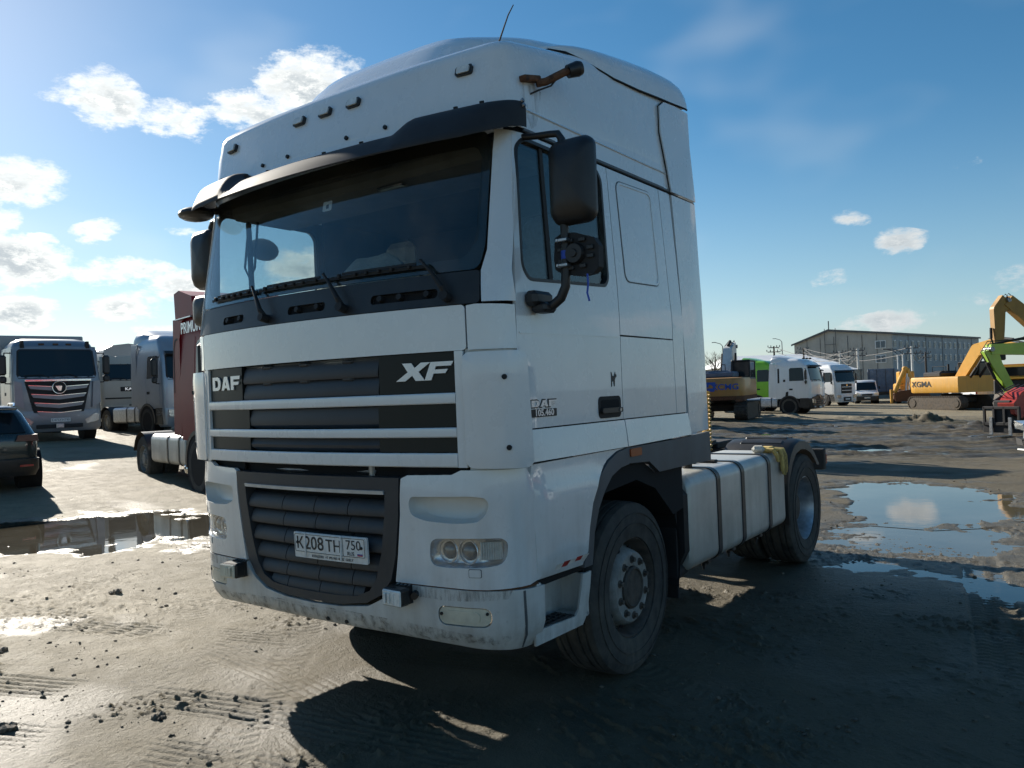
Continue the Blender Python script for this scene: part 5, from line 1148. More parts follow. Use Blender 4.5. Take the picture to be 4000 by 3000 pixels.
        if front == 'low_black':
            P('bumper_mask', 'black_plastic', lambda m: patch(m, [(-1.0, z0+.02), (1.0, z0+.02), (1.05, z0+.72), (.45, z0+.78), (.3, z0+.86), (-.3, z0+.86), (-.45, z0+.78), (-1.05, z0+.72)], lambda x, z, off=0.0: Vector((x, -.06-off+.06*x*x, z)), thick=.05, step=.2))
            for k in range(4): P('grille_bar', 'black', lambda m: m.box((0, -.075, z0+.16+.14*k), (.95, .04, .05), .015))
            P('emblem', 'chrome', lambda m: m.prism([(0, z0+.84), (.07, z0+.74), (0, z0+.64), (-.07, z0+.74)], 'y', -.105, -.07))
        else:
            P('grille', 'black', lambda m: patch(m, rrect(-.62, .62, 1.06, 1.86, .05), fm, off=.012, thick=.03, step=.3))
            for k in range(5): P('grille_bar', col if k % 2 else 'black_plastic', lambda m: m.box(fm(0, 1.16+.145*k, .02), (1.18, .03, .06), .012))
            P('lower_intake', 'black', lambda m: m.box((0, -.05, z0+.26), (.9, .05, .34), .03)); P('number_plate', 'plate_white', lambda m: m.box((0, -.085, z0+.26), (.52, .02, .11), .004))
            P('emblem', 'chrome', lambda m: m.box(fm(0, 1.74, .045), (.10, .02, .10), .03))
        for s in (-1, 1):
            P('headlamp', 'lamp_silver', lambda m: m.prism([(s*.70, z0+.34), (s*1.10, z0+.38), (s*1.13, z0+.62), (s*.72, z0+.60)], 'y', -.045, .25))
            P('headlamp_glass', 'lamp_glass', lambda m: m.prism([(s*.69, z0+.33), (s*1.11, z0+.37), (s*1.14, z0+.63), (s*.71, z0+.61)], 'y', -.056, -.045))
            P('fog_lamp', 'lamp_clear', lambda m: m.box((s*.86, -.055, z0+.14), (.18, .04, .08), .02))
        if front == 'low_black':
            P('number_plate', 'plate_white', lambda m: m.box((.05, -.10, z0+.10), (.50, .02, .11), .004))
            for x in (-.62, 0, .62): P('roof_horn', 'black', lambda m: m.ball((x, .62, H-.02), .09, 8, (1, 1.2, .6)))
            for s in (-1, 1): P('side_slot', 'black', lambda m: patch(m, rrect(1.95, 2.06, 1.95, 2.85, .02), side_map(sl, s), off=.010, thick=.02)); P('arch_vent', 'black', lambda m: m.prism([(1.44, 1.15), (1.62, 1.12), (1.56, 1.40), (1.42, 1.42)], 'x', s*1.24, s*1.262)); P('side_badge', 'letter_black', lambda m: patch(m, rrect(1.58, 1.72, 2.02, 2.16, .01), side_map(sl, s), off=.010, thick=.005))
    if chassis:
        P('chassis_frame', 'chassis', lambda m: (m.box((0, (wb+3.6)/2, .88), (.86, wb+1.6, .26), .01), m.cyl((0, 1.4+wb-.4, 1.12), (0, 1.4+wb-.4, 1.17), .46, n=20), m.box((0, wb+2.3, .86), (2.2, .08, .2), .01), m.cyl((-.9, 1.4+wb, .5), (.9, 1.4+wb, .5), .09)))
        for s in (-1, 1):
            P('fuel_tank', tank, lambda m: m.grid([[Vector((s*x, y, z)) for x, z in rrect(.62+i, 1.23-i, .45+i, 1.06-i, .12, 4)] for y, i in ((2.13, .2), (2.14, .02), (2.16, 0), (2.05+wb-1.35, 0), (2.07+wb-1.35, .02), (2.08+wb-1.35, .2))], True))
            for y in (2.5, 3.2): P('tank_strap', 'strap', lambda m: m.grid([[Vector((s*x, y+dy, z)) for x, z in rrect(.615-o_, 1.235+o_, .445-o_, 1.065+o_, .12, 4)] for dy, o_ in ((-.03, 0), (-.03, .006), (.03, .006), (.03, 0))], True))
            P('mudguard', 'black_plastic', lambda m: m.grid([[Vector((s*x, 1.4+wb+.58*math.cos(a), .52+.58*math.sin(a))) for a in np.linspace(.25, math.pi-.1, 13)] for x in (.60, 1.25)]))
        for s in (-1, 1): P('mud_flap', 'black', lambda m: m.box((s*.92, 2.02, .55), (.5, .02, .6)))
    P('underbody', 'void', lambda m: (m.box((0, 1.1, .72), (1.5, 1.8, .5), .03), m.box((0, L/2+.1, .98), (2.1, L-.2, .1))))
    return t, P, fm, sl
ROW = R(76)
RT = 'tractor units parked on the left'
t, P, fm, sl = cabover('parked_truck', 'silver truck facing us with V-shaped grille bars and round black emblem', (-22.9, 9.35), ROW, 'silver_paint', None, H=3.30, roofhi=False, wb=4.6, chassis=False, spoiler=False, fairing=False, front='big_grille', vis=False, low='silver_paint')
P('box_body', 'trailer_grey', lambda m: m.box((0, 5.4, 2.2), (2.52, 6.0, 2.62), .03)); P('chassis_frame', 'chassis', lambda m: m.box((0, 4.6, .88), (.86, 7.0, .26)))
for s in (-1, 1): add_wheel(t, s*1.22, 6.4, .5, .31, s, dual=True)
t, P, fm, sl = cabover('parked_truck', 'cream truck with a black name panel half hidden behind the silver tractor', (-29.0, 15.2), ROW, 'cream_paint', None, H=3.0, roofhi=False, wb=3.8, spoiler=False, fairing=False, front='name_panel', vis='cream_paint')
t, P, fm, sl = cabover('parked_truck', 'pale silver tractor unit with polished tank standing behind the red one', (-22.7, 14.1), R(84), 'silver_light', None, H=3.65, front='plain', tank='alloy_dull')
t, P, fm, sl = cabover('parked_truck', 'dark red tractor unit with tall roof beside the white one', (-8.45, 6.75), ROW, 'red_paint', None, H=3.62, front='plain', tank='tank_plain', wb=3.6)
lettering('lettering', 'PRIMUM', lambda u, v, o=0: Vector((-1.238-o, 3.3-u, v)), 'letter_silver', t, .30, u=1.75, v=3.12, off=.012, bold=.004, depth=.004)
lettering('lettering', '460', lambda u, v, o=0: Vector((-1.255-o, 1.9-u, v)), 'letter_silver', t, .10, u=.95, v=1.35, off=.004, depth=.003)
P('fairing_groove', 'black', lambda m: m.prism([(2.62, 1.9), (2.60, 2.75), (2.50, 2.95), (2.36, 2.97), (2.36, 2.93), (2.48, 2.91), (2.565, 2.74), (2.585, 1.9)], 'x', -1.243, -1.236))
P('roof_cap', 'red_paint', lambda m: m.prism([(1.5, 3.36), (2.55, 3.30), (2.60, 3.86), (2.3, 3.9), (1.6, 3.72)], 'x', -1.20, 1.20))
P('cap_seam', 'letter_silver', lambda m: m.box((-1.22, 2.1, 3.335), (.03, 1.0, .02)))
P('tank_bowl', 'chrome', lambda m: m.ball((-1.12, 2.15, .42), .14, 12))
# curtain trailer whose rounded roof shows over the cream truck
tr = thing('parked_trailer', 'grey trailer with a rounded roof rising behind the cream truck', 'trailer', (-35.5, 18.6, zt(-35.5, 18.6)), ROW)
mb = MB(); rows = [[Vector((x, y, z)) for x, z in [(-1.27, 1.2), (-1.27, 3.25), (-1.1, 3.62), (-.7, 3.83), (0, 3.92), (.7, 3.83), (1.1, 3.62), (1.27, 3.25), (1.27, 1.2)]] for y in (0, 11.0)]
mb.grid(rows); mb.f += [tuple(range(9)), tuple(range(9, 18))]; mb.build('box', 'trailer_grey', tr); MB().box((0, 5.5, 1.1), (2.4, 11, .2)).build('frame', 'chassis', tr)
for y in (7.2, 8.5, 9.8):
    for s in (-1, 1): add_wheel(tr, s*1.2, y, .5, .35, s)
# tractors standing behind the white one: seen only by the shadows they cast
HID = 'tractor units hidden behind the large white one'
for lx, ly, c, wh in ((-4.9, 15.3, 'yard_white', 'nearest white'), (-8.3, 22.3, 'silver_light', 'middle silver'), (-11.5, 29.3, 'red_paint', 'farthest red')):
    cabover('parked_truck', wh+' tractor unit of three hidden behind the large white one, casting long shadows', (lx, ly), ROW, c, HID, H=3.75)
# trucks to the right, mirrored in the white cab's side
for lx, ly, c, nm in ((11.5, 12.5, 'red_paint', 'red'), (13.5, 17.5, 'yard_white', 'white')):
    cabover('parked_truck', nm+' tractor unit out to the right, mirrored in the white cab door', (lx, ly), R(-95), c, None, H=2.6 if False else 3.3)
# right-hand row
cabover('parked_truck', 'white tractor unit with a black bumper mask standing alone at mid yard', (-10.15, 48.3), R(88), 'yard_white', None, H=3.45, front='low_black', wb=3.8, tank='alloy_dull', L=2.2, low='black_plastic')
cabover('parked_truck', 'lime green truck cab just behind the white tractor unit', (-13.6, 52.6), R(88), 'lime_paint', None, H=3.5, front='plain', wb=3.8)
cabover('parked_truck', 'white tractor unit with roof lamps in the far row next to the van', (-13.2, 68.5), R(62), 'yard_white', None, H=3.55, front='plain', wb=3.8)
cabover('parked_truck', 'grey-white cab mostly hidden between the two white tractor units', (-14.2, 63.5), R(75), 'yard_white', None, H=3.75, front='plain', wb=3.8)
# tarpaulin lorries
for lx, ly, rz, mt, lab in ((-16.2, 82.6, R(20), 'tarp_grey', 'grey-green tarpaulin box lorry behind the white van'), (-13.4, 83.5, R(8), 'tarp_blue', 'blue-grey tarpaulin lorry between the van and the yellow arm')):
    b = thing('tarpaulin_lorry', lab, 'lorry', (lx, ly, zt(lx, ly)), rz)
    MB().box((0, 3, 2.15), (2.5, 6, 2.3), .05).build('tarpaulin', mt, b); MB().box((0, 3, .85), (2.3, 6, .3), .02).build('frame', 'chassis', b)
    for x in (-1.1, -.4, .4, 1.1): MB().box((x, -.02, 2.15), (.04, .04, 2.2)).build('strap', 'strap', b)
    for s in (-1, 1):
        for y in (1.2, 4.8): add_wheel(b, s*1.15, y, .45, .28, s)
# ---- vans and cars
def car(name, label, cat, loc, rz, slices, paint, wheels, r=.33, hw=.78):
    t = thing(name, label, cat, (loc[0], loc[1], zt(*loc)), rz); P = lambda nm, mt, fn, parent=None, sm=40: (lambda mb: (fn(mb), mb.build(nm, mt, parent or t, sm))[1])(MB())
    P('body', paint, lambda m: rings(m, slices, .22, .10))
    for y in wheels:
        for s in (-1, 1):
            add_wheel(t, s*hw, y, r, .22, s); P('wheel_well', 'void', lambda m: m.prism([(y+(r+.06)*math.cos(a), r+(r+.06)*math.sin(a)) for a in np.linspace(0, 2*math.pi, 17)[:-1]], 'x', s*(hw-.3), s*(hw+.105)))
    return t, P
for lx, ly, rz, lab, fr in ((-13.3, 76.5, R(16), 'white van with dark windscreen facing us in the far row', True), (-6.2, 79.5, R(210), 'white panel van seen from behind beyond the yellow excavator', False)):
    s_ = [(.30, .92, .0, 5.3), (.55, .98, -.04, 5.35), (.95, .99, .02, 5.35), (1.18, .98, .62 if True else 0, 5.35), (2.0, .92, 1.35, 5.3), (2.12, .88, 1.5, 5.25), (2.17, .7, 1.7, 5.1)]
    if not fr: s_ = [(z, w, yf, yr) for z, w, yf, yr in s_]
    v, P = car('van', lab, 'van', (lx, ly), rz, s_, 'yard_white', (.9, 4.3), .34, .92)
    fm = face_map(s_, .10)
    P('windscreen', 'dark_glass', lambda m: patch(m, [(-.86, 1.24), (.86, 1.24), (.80, 1.96), (-.80, 1.96)], fm, off=.012, thick=.02, step=.3))
    P('bumper', 'black_plastic', lambda m: rings(m, [(.28, .95, -.08, .5), (.52, 1.0, -.10, .5), (.70, 1.0, -.08, .5)], .22, .1)); P('grille', 'black', lambda m: m.box((0, -.03, .82), (.9, .08, .16), .03)); P('number_plate', 'plate_white', lambda m: m.box((0, -.12, .55), (.5, .02, .11)))
    for s in (-1, 1): P('headlamp', 'lamp_silver', lambda m: m.prism([(s*.52, .80), (s*.90, .86), (s*.93, 1.06), (s*.62, .96)], 'y', -.03, .3)); P('mirror', 'black', lambda m: m.box((s*1.12, .95, 1.45), (.14, .10, .26), .03)); P('door_window', 'dark_glass', lambda m: patch(m, [(.98, 1.25), (1.9, 1.25), (1.9, 1.92), (1.5, 1.92)], side_map(s_, s), off=.01, thick=.02)); P('tail_lamp', 'lamp_red', lambda m: m.box((s*.90, 5.34, 1.1), (.12, .06, .5), .01))
    P('rear_door_seam', 'black', lambda m: m.box((0, 5.352, 1.2), (.012, .01, 1.6)))
# dark SUV seen from behind at the left edge
ss_ = [(.32, .90, .05, 4.45), (.55, .93, .0, 4.50), (.95, .945, -.02, 4.52), (1.06, .93, .0, 4.42), (1.10, .91, .03, 3.4), (1.48, .74, .30, 2.6), (1.60, .66, .42, 2.4), (1.645, .52, .62, 2.1)]
v, P = car('suv', 'dark green-black SUV seen from behind at the left edge', 'car', (-13.15, 3.42), R(73), ss_, 'suv_paint', (.85, 3.55), .36, .93)
sf = face_map(ss_, .10)
P('rear_window', 'dark_glass', lambda m: patch(m, [(-.74, 1.12), (.74, 1.12), (.58, 1.50), (-.58, 1.50)], sf, off=.012, thick=.02, step=.2))
P('rear_spoiler', 'suv_paint', lambda m: m.box((0, .28, 1.575), (1.24, .26, .05), .02)); P('bumper', 'black_plastic', lambda m: rings(m, [(.30, .90, -.04, .5), (.42, .95, -.10, .5), (.62, .955, -.10, .5)], .22, .1))
P('number_plate', 'plate_white', lambda m: m.box((0, -.045, .86), (.53, .02, .12), .004)); lettering('plate_lettering', 'Т541ОК 32', lambda u, v, o=0: Vector((u, -.056-o, v)), 'plate_ink', v, .10, u=0, v=.86, off=.001)
for s in (-1, 1): P('tail_lamp', 'lamp_dark_red', lambda m: m.prism([(s*.56, .96), (s*.93, .95), (s*.92, 1.08), (s*.60, 1.07)], 'y', -.01, .28)); P('reflector', 'lamp_red', lambda m: m.box((s*.72, -.07, .50), (.22, .03, .04))); P('roof_rail', 'chrome', lambda m: m.tube([(s*.60, .55, 1.62), (s*.62, .7, 1.68), (s*.63, 1.8, 1.69), (s*.62, 2.0, 1.62)], .018, 6)); P('side_window', 'dark_glass', lambda m: patch(m, [(.55, 1.14), (2.9, 1.14), (2.5, 1.46), (.6, 1.46)], side_map(ss_, s), off=.01, thick=.02))
# silver car nosing in at the right edge
cs_ = [(.22, .82, .06, 4.2), (.45, .88, .0, 4.3), (.70, .89, .03, 4.3), (.86, .87, .25, 4.2), (.95, .84, .95, 4.1), (1.38, .62, 1.75, 3.3), (1.45, .5, 2.0, 3.0)]
v, P = car('car', 'silver car nosing in at the right edge of the picture', 'car', (2.5, 17.35), R(-58), cs_, 'silver_light', (.85, 3.35), .31, .88)
cf = face_map(cs_, .10)
P('windscreen', 'dark_glass', lambda m: patch(m, [(-.72, 1.0), (.72, 1.0), (.55, 1.36), (-.55, 1.36)], cf, off=.012, thick=.02, step=.2)); P('grille', 'chrome', lambda m: [m.box((0, .02, .58+.05*k), (.9, .06, .022), .006) for k in range(4)]); P('intake', 'black', lambda m: m.box((0, .03, .36), (1.1, .06, .12), .03)); P('splitter', 'plate_white', lambda m: m.box((0, .03, .20), (1.5, .10, .03), .01))
for s in (-1, 1): P('headlamp', 'lamp_silver', lambda m: m.prism([(s*.48, .62), (s*.86, .66), (s*.87, .82), (s*.55, .76)], 'y', .02, .34)); P('headlamp_glass', 'lamp_glass', lambda m: m.prism([(s*.47, .61), (s*.86, .65), (s*.88, .83), (s*.54, .77)], 'y', .005, .02)); P('fog_bezel', 'black', lambda m: m.prism([(s*.55, .30), (s*.80, .30), (s*.84, .46), (s*.6, .42)], 'y', .01, .2))
# ---- excavators
def excavator(name, label, loc, rz, hr, col, boom, stick, tool='bucket', sc=1.0, text=None, deck='black_plastic', boomcol=None, low=None, tcol='letter_black', cs=-1):
    """tracks along local y; house turned by hr; boom and stick are joint lists (y forward negative, z)"""
    t = thing(name, label, 'excavator', (loc[0], loc[1], zt(*loc)), rz, None, sc); bc = boomcol or col
    rot = Matrix.Rotation(hr, 3, 'Z')
    def P(nm, mt, fn, parent=None, sm=35, turn=True):
        mb = MB(); fn(mb)
        if turn: mb.v = [tuple(rot @ Vector(p)) for p in mb.v]
        return mb.build(nm, mt, parent or t, sm)
    for s in (-1, 1):
        loop = [(-1.75+.42*math.cos(a), .46+.42*math.sin(a)) for a in np.linspace(math.pi/2, 3*math.pi/2, 9)]+[(1.75+.42*math.cos(a), .46+.42*math.sin(a)) for a in np.linspace(-math.pi/2, math.pi/2, 9)]
        tk_ = P('track', 'track_steel', lambda m: m.prism(loop, 'x', s*.95, s*1.5), turn=False)
        def shoes(m):
            d = densify(loop, .19)
            for i, p in enumerate(d):
                q = d[(i+1) % len(d)]; a = math.atan2(q[1]-p[1], q[0]-p[0]); m.box((s*1.225, (p[0]+q[0])/2, (p[1]+q[1])/2), (.62, .11, .05), .0, Matrix.Rotation(a, 3, 'X'))
        P('track_shoes', 'track_steel', shoes, tk_, 0, False)['kind'] = 'stuff'
        for y in (-1.75, 1.75): P('sprocket', 'track_steel', lambda m: m.cyl((s*1.45, y, .46), (s*1.53, y, .46), .27, n=16), tk_, 35, False)
    P('undercarriage', 'chassis', lambda m: (m.box((0, 0, .62), (1.9, 2.2, .35), .05), m.cyl((0, 0, .75), (0, 0, 1.02), .62, n=24)), turn=False)
    # counterweight: rounded tail
    cw = [(-1.40, -1.9), (-1.40, 1.55)]+[(-1.40+.45-.45*math.cos(a), 1.55+.75*math.sin(a)) for a in np.linspace(0, math.pi/2, 6)][1:]+[(1.40-.45+.45*math.cos(a), 1.55+.75*math.sin(a)) for a in np.linspace(math.pi/2, 0, 6)]+[(1.40, -1.9)]
    def tail(m):
        rows = [[Vector((x*k, y if y < 1.4 else 1.4+(y-1.4)*k2, z)) for x, y in cw] for z, k, k2 in ((1.10, .97, .9), (1.16, .995, .98), (1.5, 1, 1), (2.0, 1, 1), (2.10, .985, .95), (2.13, .95, .85))]
        m.grid(rows, True); n = len(cw); m.f += [tuple(range(n)), tuple(5*n+i for i in range(n))]
    P('counterweight', col, tail)
    if low: P('tail_skirt', low, lambda m: m.prism([(x*1.006, y*1.004) for x, y in cw], 'z', 1.02, 1.22))
    P('engine_hood', deck, lambda m: (m.box((.25, .75, 2.28), (2.2, 1.5, .32), .08), m.box((.2, .7, 2.47), (1.2, .7, .08), .03)))
    P('handrail', 'black', lambda m: (m.tube([(1.3, -.4, 2.1), (1.3, -.4, 2.75), (1.3, .9, 2.75), (1.3, .9, 2.1)], .022, 6), m.tube([(-.2, .2, 2.4), (-.2, .2, 2.8), (-.2, 1.3, 2.8), (-.2, 1.3, 2.4)], .022, 6)))
    P('exhaust_pipe', 'black', lambda m: m.cyl((.9, 1.1, 2.3), (.9, 1.1, 2.95), .07, n=12))
    cb = P('operator_cab', 'black_plastic', lambda m: (m.box((cs*.92, -.95, 1.75), (.95, 1.85, .80), .06), m.box((cs*.92, -.9, 2.98), (.97, 1.6, .09), .04), [m.box((cs*.92+sx*.44, -.95+sy*.80, 2.45), (.07, .07, 1.0)) for sx in (-1, 1) for sy in (-1, 1)]))
    P('cab_glass', 'dark_glass', lambda m: m.box((cs*.92, -.95, 2.46), (.90, 1.60, .98), .03), cb)
    def limb(m, pts, w):
        for i in range(len(pts)-1):
            (y0, z0_, h0), (y1, z1_, h1) = pts[i], pts[i+1]; d = Vector((0, y1-y0, z1_-z0_)).normalized(); n = Vector((0, -d.z, d.y))
            a, b = Vector((0, y0, z0_)), Vector((0, y1, z1_)); V = []
            for p, h in ((a, h0), (b, h1)):
                for sx, sn in ((-1, -1), (1, -1), (1, 1), (-1, 1)): V.append(p+Vector((sx*w/2, 0, 0))+n*(sn*h/2))
            m.add(V, [(0, 1, 5, 4), (1, 2, 6, 5), (2, 3, 7, 6), (3, 0, 4, 7), (0, 3, 2, 1), (4, 5, 6, 7)])
        for y, z, h in pts[1:-1]: m.cyl((-w/2-.004, y, z), (w/2+.004, y, z), h*.5, n=16)
    bo = P('boom', bc, lambda m: limb(m, boom, .46)); stx = P('stick', bc, lambda m: limb(m, stick, .36))
    P('boom_pin', 'steel', lambda m: [m.cyl((-.30, y, z), (.30, y, z), .10, n=12) for y, z, h in (boom[-1], stick[0], stick[-1])], bo)
    b1 = boom[len(boom)//2]
    for s in (-1, 1): P('boom_cylinder', 'black', lambda m: (m.cyl((s*.36, -1.25, 1.35), (s*.36, (b1[0]-1.25)/2, (b1[1]+1.35)/2-.08), .085, n=10), m.cyl((s*.36, (b1[0]-1.25)/2, (b1[1]+1.35)/2-.08), (s*.36, b1[0], b1[1]-.05), .05, n=8)), bo)
    e = stick[0]; P('stick_cylinder', 'black', lambda m: (m.cyl((0, b1[0], b1[1]+b1[2]*.62), (0, (b1[0]+e[0])/2, (b1[1]+e[1])/2+.45), .085, n=10), m.cyl((0, (b1[0]+e[0])/2, (b1[1]+e[1])/2+.45), (0, e[0], e[1]+.18), .05, n=8)), bo)
    f_ = stick[-1]; md = stick[len(stick)//2]
    P('bucket_cylinder', 'black', lambda m: (m.cyl((0, md[0]-.34, md[1]+.1), (0, (md[0]+f_[0])/2-.34, (md[1]+f_[1])/2), .07, n=10), m.cyl((0, (md[0]+f_[0])/2-.34, (md[1]+f_[1])/2), (0, f_[0]-.22, f_[1]+.05), .045, n=8)), stx)
    P('hydraulic_hose', 'hose', lambda m: [m.tube([(x, b1[0]+.3, b1[1]+b1[2]*.55), (x, (b1[0]+e[0])/2, (b1[1]+e[1])/2+.38), (x, e[0]+.05, e[1]+.34), (x, e[0]-.25, e[1]-.1), (x, md[0]-.26, md[1])], .02, 5) for x in (-.14, .14)], stx)
    if tool == 'bucket':
        def bk(m):
            A = [(f_[0], f_[1]), (f_[0]-.35, f_[1]-.1), (f_[0]-.45, f_[1]-.5), (f_[0]-.25, f_[1]-.95), (f_[0]+.25, f_[1]-1.12), (f_[0]+.62, f_[1]-1.0), (f_[0]+.1, f_[1]-.25)]
            m.prism(A, 'x', -.55, .55); [m.box((-.45+.225*i, f_[0]+.70, f_[1]-1.02), (.08, .22, .07), .01) for i in range(5)]
        P('bucket', 'track_steel', bk)
    else: P('quick_coupler', 'black', lambda m: (m.box((0, f_[0], f_[1]-.12), (.62, .95, .18), .03), m.box((0, f_[0]-.05, f_[1]-.42), (.50, .60, .55), .06), m.cyl((-.35, f_[0]-.25, f_[1]-.2), (.35, f_[0]-.25, f_[1]-.2), .07), m.cyl((-.35, f_[0]+.3, f_[1]-.2), (.35, f_[0]+.3, f_[1]-.2), .07)))
    if text:
        txt, size, face, uu = text
        fn = (lambda u, v, o=0: rot @ Vector((-u, 2.305+o, v))) if face == 'tail' else (lambda u, v, o=0: rot @ Vector((-1.405-o, -u, v)))
        lettering('lettering', txt, fn, tcol, t, size, u=uu, v=1.66, off=.006, bold=size*.02, sx=1.15, depth=.006)
    return t, P
t, P = excavator('excavator', 'orange excavator with blue maker emblem on its tail, white arm raised', (-12.0, 37.3), R(-30), R(0), 'machine_orange', [(-.9, 1.7, .5), (-2.0, 3.5, .62), (-3.0, 3.85, .5)], [(-3.0, 3.85, .55), (-3.3, 2.6, .42), (-3.5, 1.6, .3)], text=('XCMG', .40, 'tail', .55), deck='tarp_blue', boomcol='machine_white', low='rust', tcol='emblem_blue')
t.rotation_euler.z = R(190)
P('emblem', 'emblem_blue', lambda m: (m.prism([(.34, 1.68), (.34, 1.92), (-.1, 1.92), (-.1, 1.68), (.0, 1.68), (.02, 1.80), (.22, 1.80), (.24, 1.68)], 'y', 2.306, 2.316), m.prism([(.34, 1.62), (-.1, 1.62), (-.02, 1.46), (.26, 1.46)], 'y', 2.306, 2.316)))
P('sticker', 'sticker_pink', lambda m: m.prism([(.75, 1.70), (1.0, 1.66), (.95, 1.50), (.68, 1.56)], 'y', 2.29, 2.312)); P('sticker', 'lamp_cream', lambda m: m.box((.82, 2.30, 1.90), (.24, .02, .12)))
excavator('excavator', 'yellow crawler excavator with black letters on its tail, arm stretched right', (-4.3, 59.6), R(90-38), R(0), 'machine_yellow', [(-.6, 1.7, .6), (-2.2, 3.7, .8), (-3.4, 4.0, .65), (-6.0, 3.5, .5)], [(-6.0, 3.5, .5), (-6.2, 2.4, .42), (-5.6, 1.3, .3)], text=('XGMA', .50, 'side', -1.05), cs=1, sc=1.06)
excavator('excavator', 'large yellow excavator whose tall boom folds down at the right edge', (4.15, 47.3), R(-54.4), R(0), 'machine_yellow_shaded', [(-.8, 1.8, .6), (-2.6, 4.0, .85), (-4.9, 6.05, .6)], [(-4.9, 6.05, .75), (-5.35, 5.6, .60), (-5.38, 4.6, .50), (-5.40, 3.75, .36)], tool='coupler')
excavator('excavator', 'lime green excavator arm hanging bent in front of the tall yellow boom', (4.6, 39.3), R(-54.4), R(0), 'lime_machine', [(-.8, 1.8, .5), (-2.6, 3.3, .6), (-5.6, 3.35, .42)], [(-5.6, 3.35, .55), (-5.35, 2.7, .42), (-4.75, 1.55, .30)], tool='bucket', deck='black')
# backhoe arm with its bucket
bh = thing('backhoe', 'yellow backhoe with its arm folded upright left of the yellow excavator', 'backhoe', (-9.9, 76.3, zt(-9.9, 76.3)), R(20))
Q = lambda nm, mt, fn: (lambda mb: (fn(mb), mb.build(nm, mt, bh, 35))[1])(MB())
Q('arm', 'machine_yellow', lambda m: (m.box((-.55, .2, 2.05), (.34, .40, 2.3), .06, Matrix.Rotation(.42, 3, 'Y')), m.box((.35, .2, 2.2), (.30, .34, 2.0), .06, Matrix.Rotation(-.22, 3, 'Y')), m.cyl((-.08, -.1, 3.15), (-.08, .5, 3.15), .2)))
Q('ram', 'machine_white', lambda m: (m.cyl((-.1, -.05, 1.2), (.05, -.05, 2.7), .08), m.cyl((.2, -.05, 1.0), (.15, -.05, 2.4), .05)))
Q('bucket', 'rust', lambda m: m.prism([(-1.0, .2), (1.5, .25), (1.9, .6), (1.6, 1.15), (.2, 1.25), (-.6, 1.15), (-1.1, .9)], 'y', -.1, .9)); Q('stabilizer', 'machine_yellow', lambda m: (m.box((-1.25, .3, .65), (.22, .3, 1.3), .03), m.box((-1.25, .3, .04), (.4, .5, .06))))
Q('body', 'machine_yellow', lambda m: (m.box((.3, 2.6, 1.35), (1.5, 3.0, .9), .1), m.box((.3, 2.2, 2.3), (1.3, 1.4, 1.2), .08)))
for s in (-1, 1): add_wheel(bh, .3+s*1.0, 1.4, .70, .4, s); add_wheel(bh, .3+s*.95, 3.9, .5, .3, s)
# dark lorry front with yellow hood edge beyond the excavators
dl = thing('dump_truck', 'dark lorry front with a yellow hood edge behind the lime arm', 'truck', (-1.6, 70.5, zt(-1.6, 70.5)), R(0))
Q = lambda nm, mt, fn: (lambda mb: (fn(mb), mb.build(nm, mt, dl, 35))[1])(MB())
Q('hood', 'black', lambda m: m.box((0, .7, 1.25), (2.3, 1.4, 1.5), .1)); Q('hood_edge', 'machine_yellow', lambda m: m.box((0, .6, 2.06), (2.35, 1.5, .12), .04)); Q('grille', 'black_plastic', lambda m: [m.box((0, -.03, .9+.2*k), (1.5, .04, .09), .02) for k in range(4)]); Q('cab', 'machine_yellow', lambda m: m.box((0, 2.0, 2.1), (2.3, 1.4, 2.0), .12)); Q('windscreen', 'dark_glass', lambda m: m.box((0, 1.29, 2.6), (2.0, .03, .7))); Q('dump_body', 'machine_yellow', lambda m: m.prism([(2.9, 1.3), (7.0, 1.3), (7.2, 3.0), (2.8, 3.2)], 'x', -1.25, 1.25))
for s in (-1, 1): add_wheel(dl, s*1.15, .8, .55, .35, s); add_wheel(dl, s*1.15, 5.2, .55, .35, s)
# telehandler with fork carriage
th = thing('telehandler', 'red telehandler with black fork carriage lowered to the ground at right', 'telehandler', (1.05, 28.2, zt(1.05, 28.2)), R(-28))
Q = lambda nm, mt, fn, par=None: (lambda mb: (fn(mb), mb.build(nm, mt, par or th, 35))[1])(MB())
Q('boom', 'machine_red', lambda m: (m.box((.15, 1.9, 1.55), (.42, 3.6, .50), .05, Matrix.Rotation(.34, 3, 'X')), m.prism([(.0, .75), (.4, .60), (.85, 1.0), (.9, 1.6), (.4, 1.45), (-.05, 1.1)], 'x', -.12, .42)))
ca = Q('fork_carriage', 'black', lambda m: (m.box((0, -.05, .42), (1.25, .08, .12), .02), m.box((0, -.05, .95), (1.25, .08, .10), .02), [m.box((x, -.05, .68), (.08, .08, .62), .01) for x in (-.58, -.25, .1, .58)], m.box((0, .15, .75), (.6, .35, .9), .04), m.box((0, -.02, .28), (1.3, .05, .3), .01), m.cyl((-.3, .1, 1.15), (-.3, .5, 1.3), .07)))
for x in (-.34, .30): Q('fork', 'steel', lambda m: (m.box((x, -.65, .06), (.11, 1.15, .04), .008), m.box((x, -.09, .35), (.11, .05, .58), .01)), ca)
Q('body', 'machine_red', lambda m: (m.box((.15, 3.6, 1.15), (1.9, 3.4, .7), .1), m.box((1.0, 3.4, 1.9), (.9, 1.6, 1.5), .06))); Q('cab_glass', 'dark_glass', lambda m: m.box((1.0, 3.4, 2.0), (.93, 1.4, 1.0), .03))
Q('hydraulic_hose', 'hose', lambda m: [m.tube([(x, .3, 1.2), (x-.1, .0, 1.45), (x, .8, 1.7)], .02, 5) for x in (-.05, .1, .3)])
